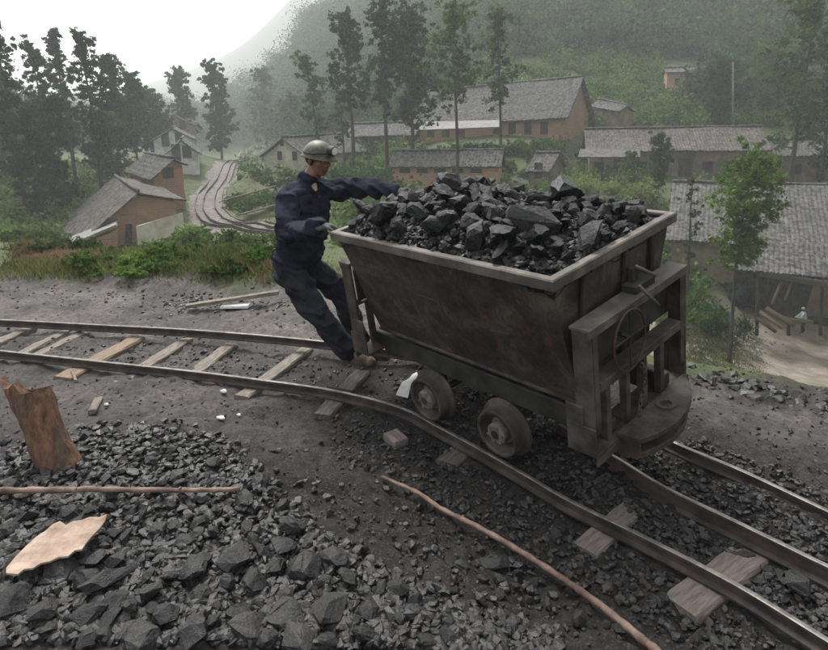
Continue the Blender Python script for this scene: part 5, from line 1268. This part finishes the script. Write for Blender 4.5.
bush(720, 300, 31, 1.8, 1.5, LEAF_DARK, 'dark shrub at the foot of the young bright tree', n=3400, lsz=.10)
bush(686, 262, 34, 1.4, 1.9, LEAF_MID, 'shrub rising just right of the wagon rim', n=2800, lsz=.10)
bush(758, 182, 50, 2.0, 1.5, LEAF_MID, 'bush beneath the annex wall', n=2200, lsz=.13)
bush(805, 192, 46, 2.4, 2.0, LEAF_DARK, 'dark bush at the right edge above the big roof', n=2800, lsz=.13)
bush(695, 196, 50, 1.8, 1.4, LEAF_MID, 'bush above the left end of the big roof', n=2200, lsz=.13)
for k in range(16):
    px = random.uniform(18, 282); hp = ground_hit(px, random.uniform(250, 276), 7, 60); q_ = hp.y / 9
    bush(px, 262, hp.y, random.uniform(.18, .55) * q_, random.uniform(.10, .24) * q_, random.choice([LEAF_MID, LEAF_BRIGHT, LEAF_MID]), 'low weed clump growing on the grassy rim left of the miner', name='weed_clump', n=900, lsz=.032 * q_, group='weed clumps on the grassy rim')
bush(24, 236, 26, 2.2, 1.0, LEAF_MID, 'green bush at the left edge above the dead ferns', n=2600, lsz=.10)
bush(40, 196, 52, 3.4, 1.4, LEAF_MID, 'hedge behind the long sweeping roof at the left', n=3400, lsz=.13)

# dead fern bank, grasses, scrub and woods (uncountable)
def tufts(name, n, region, hmin, hmax, wd, mt, lo=6.5, hi=60):
    P = []
    for (x0, x1, y0, y1, k) in region:
        for _ in range(int(n * k)):
            px, py = random.uniform(x0, x1), random.uniform(y0, y1); P.append((px, py))
    ys = np.exp(np.linspace(math.log(lo), math.log(hi), 90)); B = []
    d = np.array([ray(*p)[:] for p in P]); X = d[:, :1] / d[:, 1:2] * ys; Z = CH + d[:, 2:] / d[:, 1:2] * ys; Hh = H(X, np.broadcast_to(ys, X.shape)); k = np.argmax(Z < Hh, 1); ok = (Z < Hh).any(1)
    x = X[np.arange(len(k)), k]; y = ys[k]; z = Hh[np.arange(len(k)), k]; e = edge_d(x, y) > .15; ok &= e
    x, y, z = x[ok], y[ok], z[ok]; y = y + RNG.uniform(0, .04, len(y)) * y; x = x * 1.; z = H(x, y) - .03
    V = []; m_ = 5; N = len(x)
    for b in range(m_):
        a = RNG.uniform(0, 6.283, N); hh = RNG.uniform(hmin, hmax, N) * (1 + y * .03); w_ = wd * (1 + y * .05); lx = np.cos(a) * hh * RNG.uniform(.2, .8, N); ly = np.sin(a) * hh * RNG.uniform(.2, .8, N); ox = RNG.normal(0, .05, N) * (1 + y * .05); oy = RNG.normal(0, .05, N) * (1 + y * .05)
        p0 = np.stack([x + ox - w_, y + oy, z], -1); p1 = np.stack([x + ox + w_, y + oy, z], -1); p2 = np.stack([x + ox + lx + w_ * .4, y + oy + ly, z + hh], -1); p3 = np.stack([x + ox + lx * .8 - w_ * .5, y + oy + ly * .8, z + hh * .7], -1)
        V.append(np.stack([p0, p1, p2, p3], 1).reshape(-1, 3))
    o = ob(name, leaf_mesh(name, np.concatenate(V), mt)); o['kind'] = 'stuff'; return o
tufts('grass', 16000, [(0, 300, 246, 282, .5), (200, 300, 225, 285, .15), (0, 120, 190, 250, .2), (690, 765, 345, 380, .15), (100, 300, 150, 250, .2), (300, 660, 180, 280, .15)], .015, .055, .005, GRASSM)
tufts('dead_ferns', 1500, [(10, 66, 236, 266, .5), (60, 90, 250, 266, .1), (225, 285, 270, 284, .04)], .04, .12, .008, LEAF_FERN)
tufts('weeds', 2400, [(0, 280, 250, 280, .5), (690, 740, 340, 375, .3)], .03, .10, .007, GRASSM)

def cover(name, n, region, rmin, rmax, per, lsz, mt, lo, hi, hfac=.6):
    P = np.array([(random.uniform(x0, x1), random.uniform(y0, y1)) for (x0, x1, y0, y1, k) in region for _ in range(int(n * k))]); P = P[~((P[:, 0] > 660) & (P[:, 0] < 710) & (P[:, 1] > 60) & (P[:, 1] < 98))]
    ys = np.exp(np.linspace(math.log(lo), math.log(hi), 150)); d = np.array([ray(*p)[:] for p in P]); X = d[:, :1] / d[:, 1:2] * ys; Z = CH + d[:, 2:] / d[:, 1:2] * ys
    Hh = H(X, np.broadcast_to(ys, X.shape)); k = np.argmax(Z < Hh, 1); ok = (Z < Hh).any(1) & (k > 0); r_ = np.arange(len(k)); x, y, z = X[r_, k][ok], ys[k][ok], Hh[r_, k][ok]
    keep = fbm(x * .06, y * .06, o=3, s=91) > -.85
    x, y, z = x[keep], y[keep], z[keep]
    R = (rmin + (rmax - rmin) * RNG.random(len(x)) ** 1.7) * (y / 80) ** .5; C = np.stack([x, y, z + R * hfac * .6], -1)
    V = leaf_quads(clump_pts(C, R, per, .95), lsz * 1.0); sc_ = np.repeat(np.repeat((y / 80) ** .6, per), 4)
    o = ob(name, leaf_mesh(name, V, mt)); o['kind'] = 'stuff'; return o
cover('scrub', 3600, [(560, 828, 20, 130, .38), (430, 600, 10, 90, .14), (480, 640, 30, 100, .3), (640, 828, 190, 300, .04), (330, 660, 150, 260, .12), (0, 160, 165, 240, .07), (240, 420, 90, 180, .12)], .6, 2.0, 70, .23, LEAF_SCRUB, 26, 200)
cover('bright_scrub', 900, [(590, 830, 85, 128, .6), (600, 760, 60, 100, .3), (430, 640, 60, 110, .25), (0, 130, 185, 225, .10)], .5, 1.5, 70, .2, LEAF_BRIGHT, 30, 150)
cover('wood', 1500, [(300, 828, -30, 60, .55), (560, 700, -20, 40, .1), (300, 460, 20, 130, .25), (690, 828, 20, 110, .12)], 2.2, 4.8, 150, .42, LEAF_WOOD, 60, 330, 1.2)
cover('far_wood', 800, [(180, 340, 20, 150, .6), (0, 200, 95, 150, .5)], 2.5, 5, 260, .36, LEAF_WOOD, 90, 420, 1.2)

# loose stones in the yard
P5 = [ground_hit(random.gauss(733, 16), random.gauss(343, 5), 15, 60)[:] for _ in range(220)]
rubble('yard_stones', np.array(P5), RNG.uniform(.12, .38, 220), [STONE, HUBM])
# dark tarpaulin bundle
tb = ground_hit(742, 306, 15, 60)
blobs([('e', tb + V3((-.3, 0, .35)), (.6, .5, .55), Matrix.Identity(3)), ('e', tb + V3((.45, 0, .3)), (.55, .5, .4), Matrix.Identity(3)), ('e', tb + V3((.1, .1, .75)), (.4, .4, .35), Matrix.Identity(3))], .06, 2, 'tarpaulin_bundle', TROUS, None, .06, 3)
tag(bpy.data.objects['tarpaulin_bundle'], 'dark blue bundle lying beside the logs at the right', 'bundle')

# ================================================================== HAZE
x0, x1, y0, y1 = -910, 910, -200, 915
zs_ = float(GZ.min()); zt = float(GZ.max())
hz = MB().box(x0, x1, y0, y1, zs_ - 1, max(zt + 12, 70)).build('haze', None)
hz.data.materials.clear()
hm = bpy.data.materials.new('haze'); hm.use_nodes = True; n = hm.node_tree; n.nodes.remove(n.nodes['Principled BSDF'])
pv = n.nodes.new('ShaderNodeVolumePrincipled'); pv.inputs['Color'].default_value = (.94, .975, 1, 1); pv.inputs['Density'].default_value = .0014; pv.inputs['Anisotropy'].default_value = .2
n.links.new(pv.outputs[0], n.nodes['Material Output'].inputs['Volume']); hz.data.materials.append(hm); hz['kind'] = 'stuff'
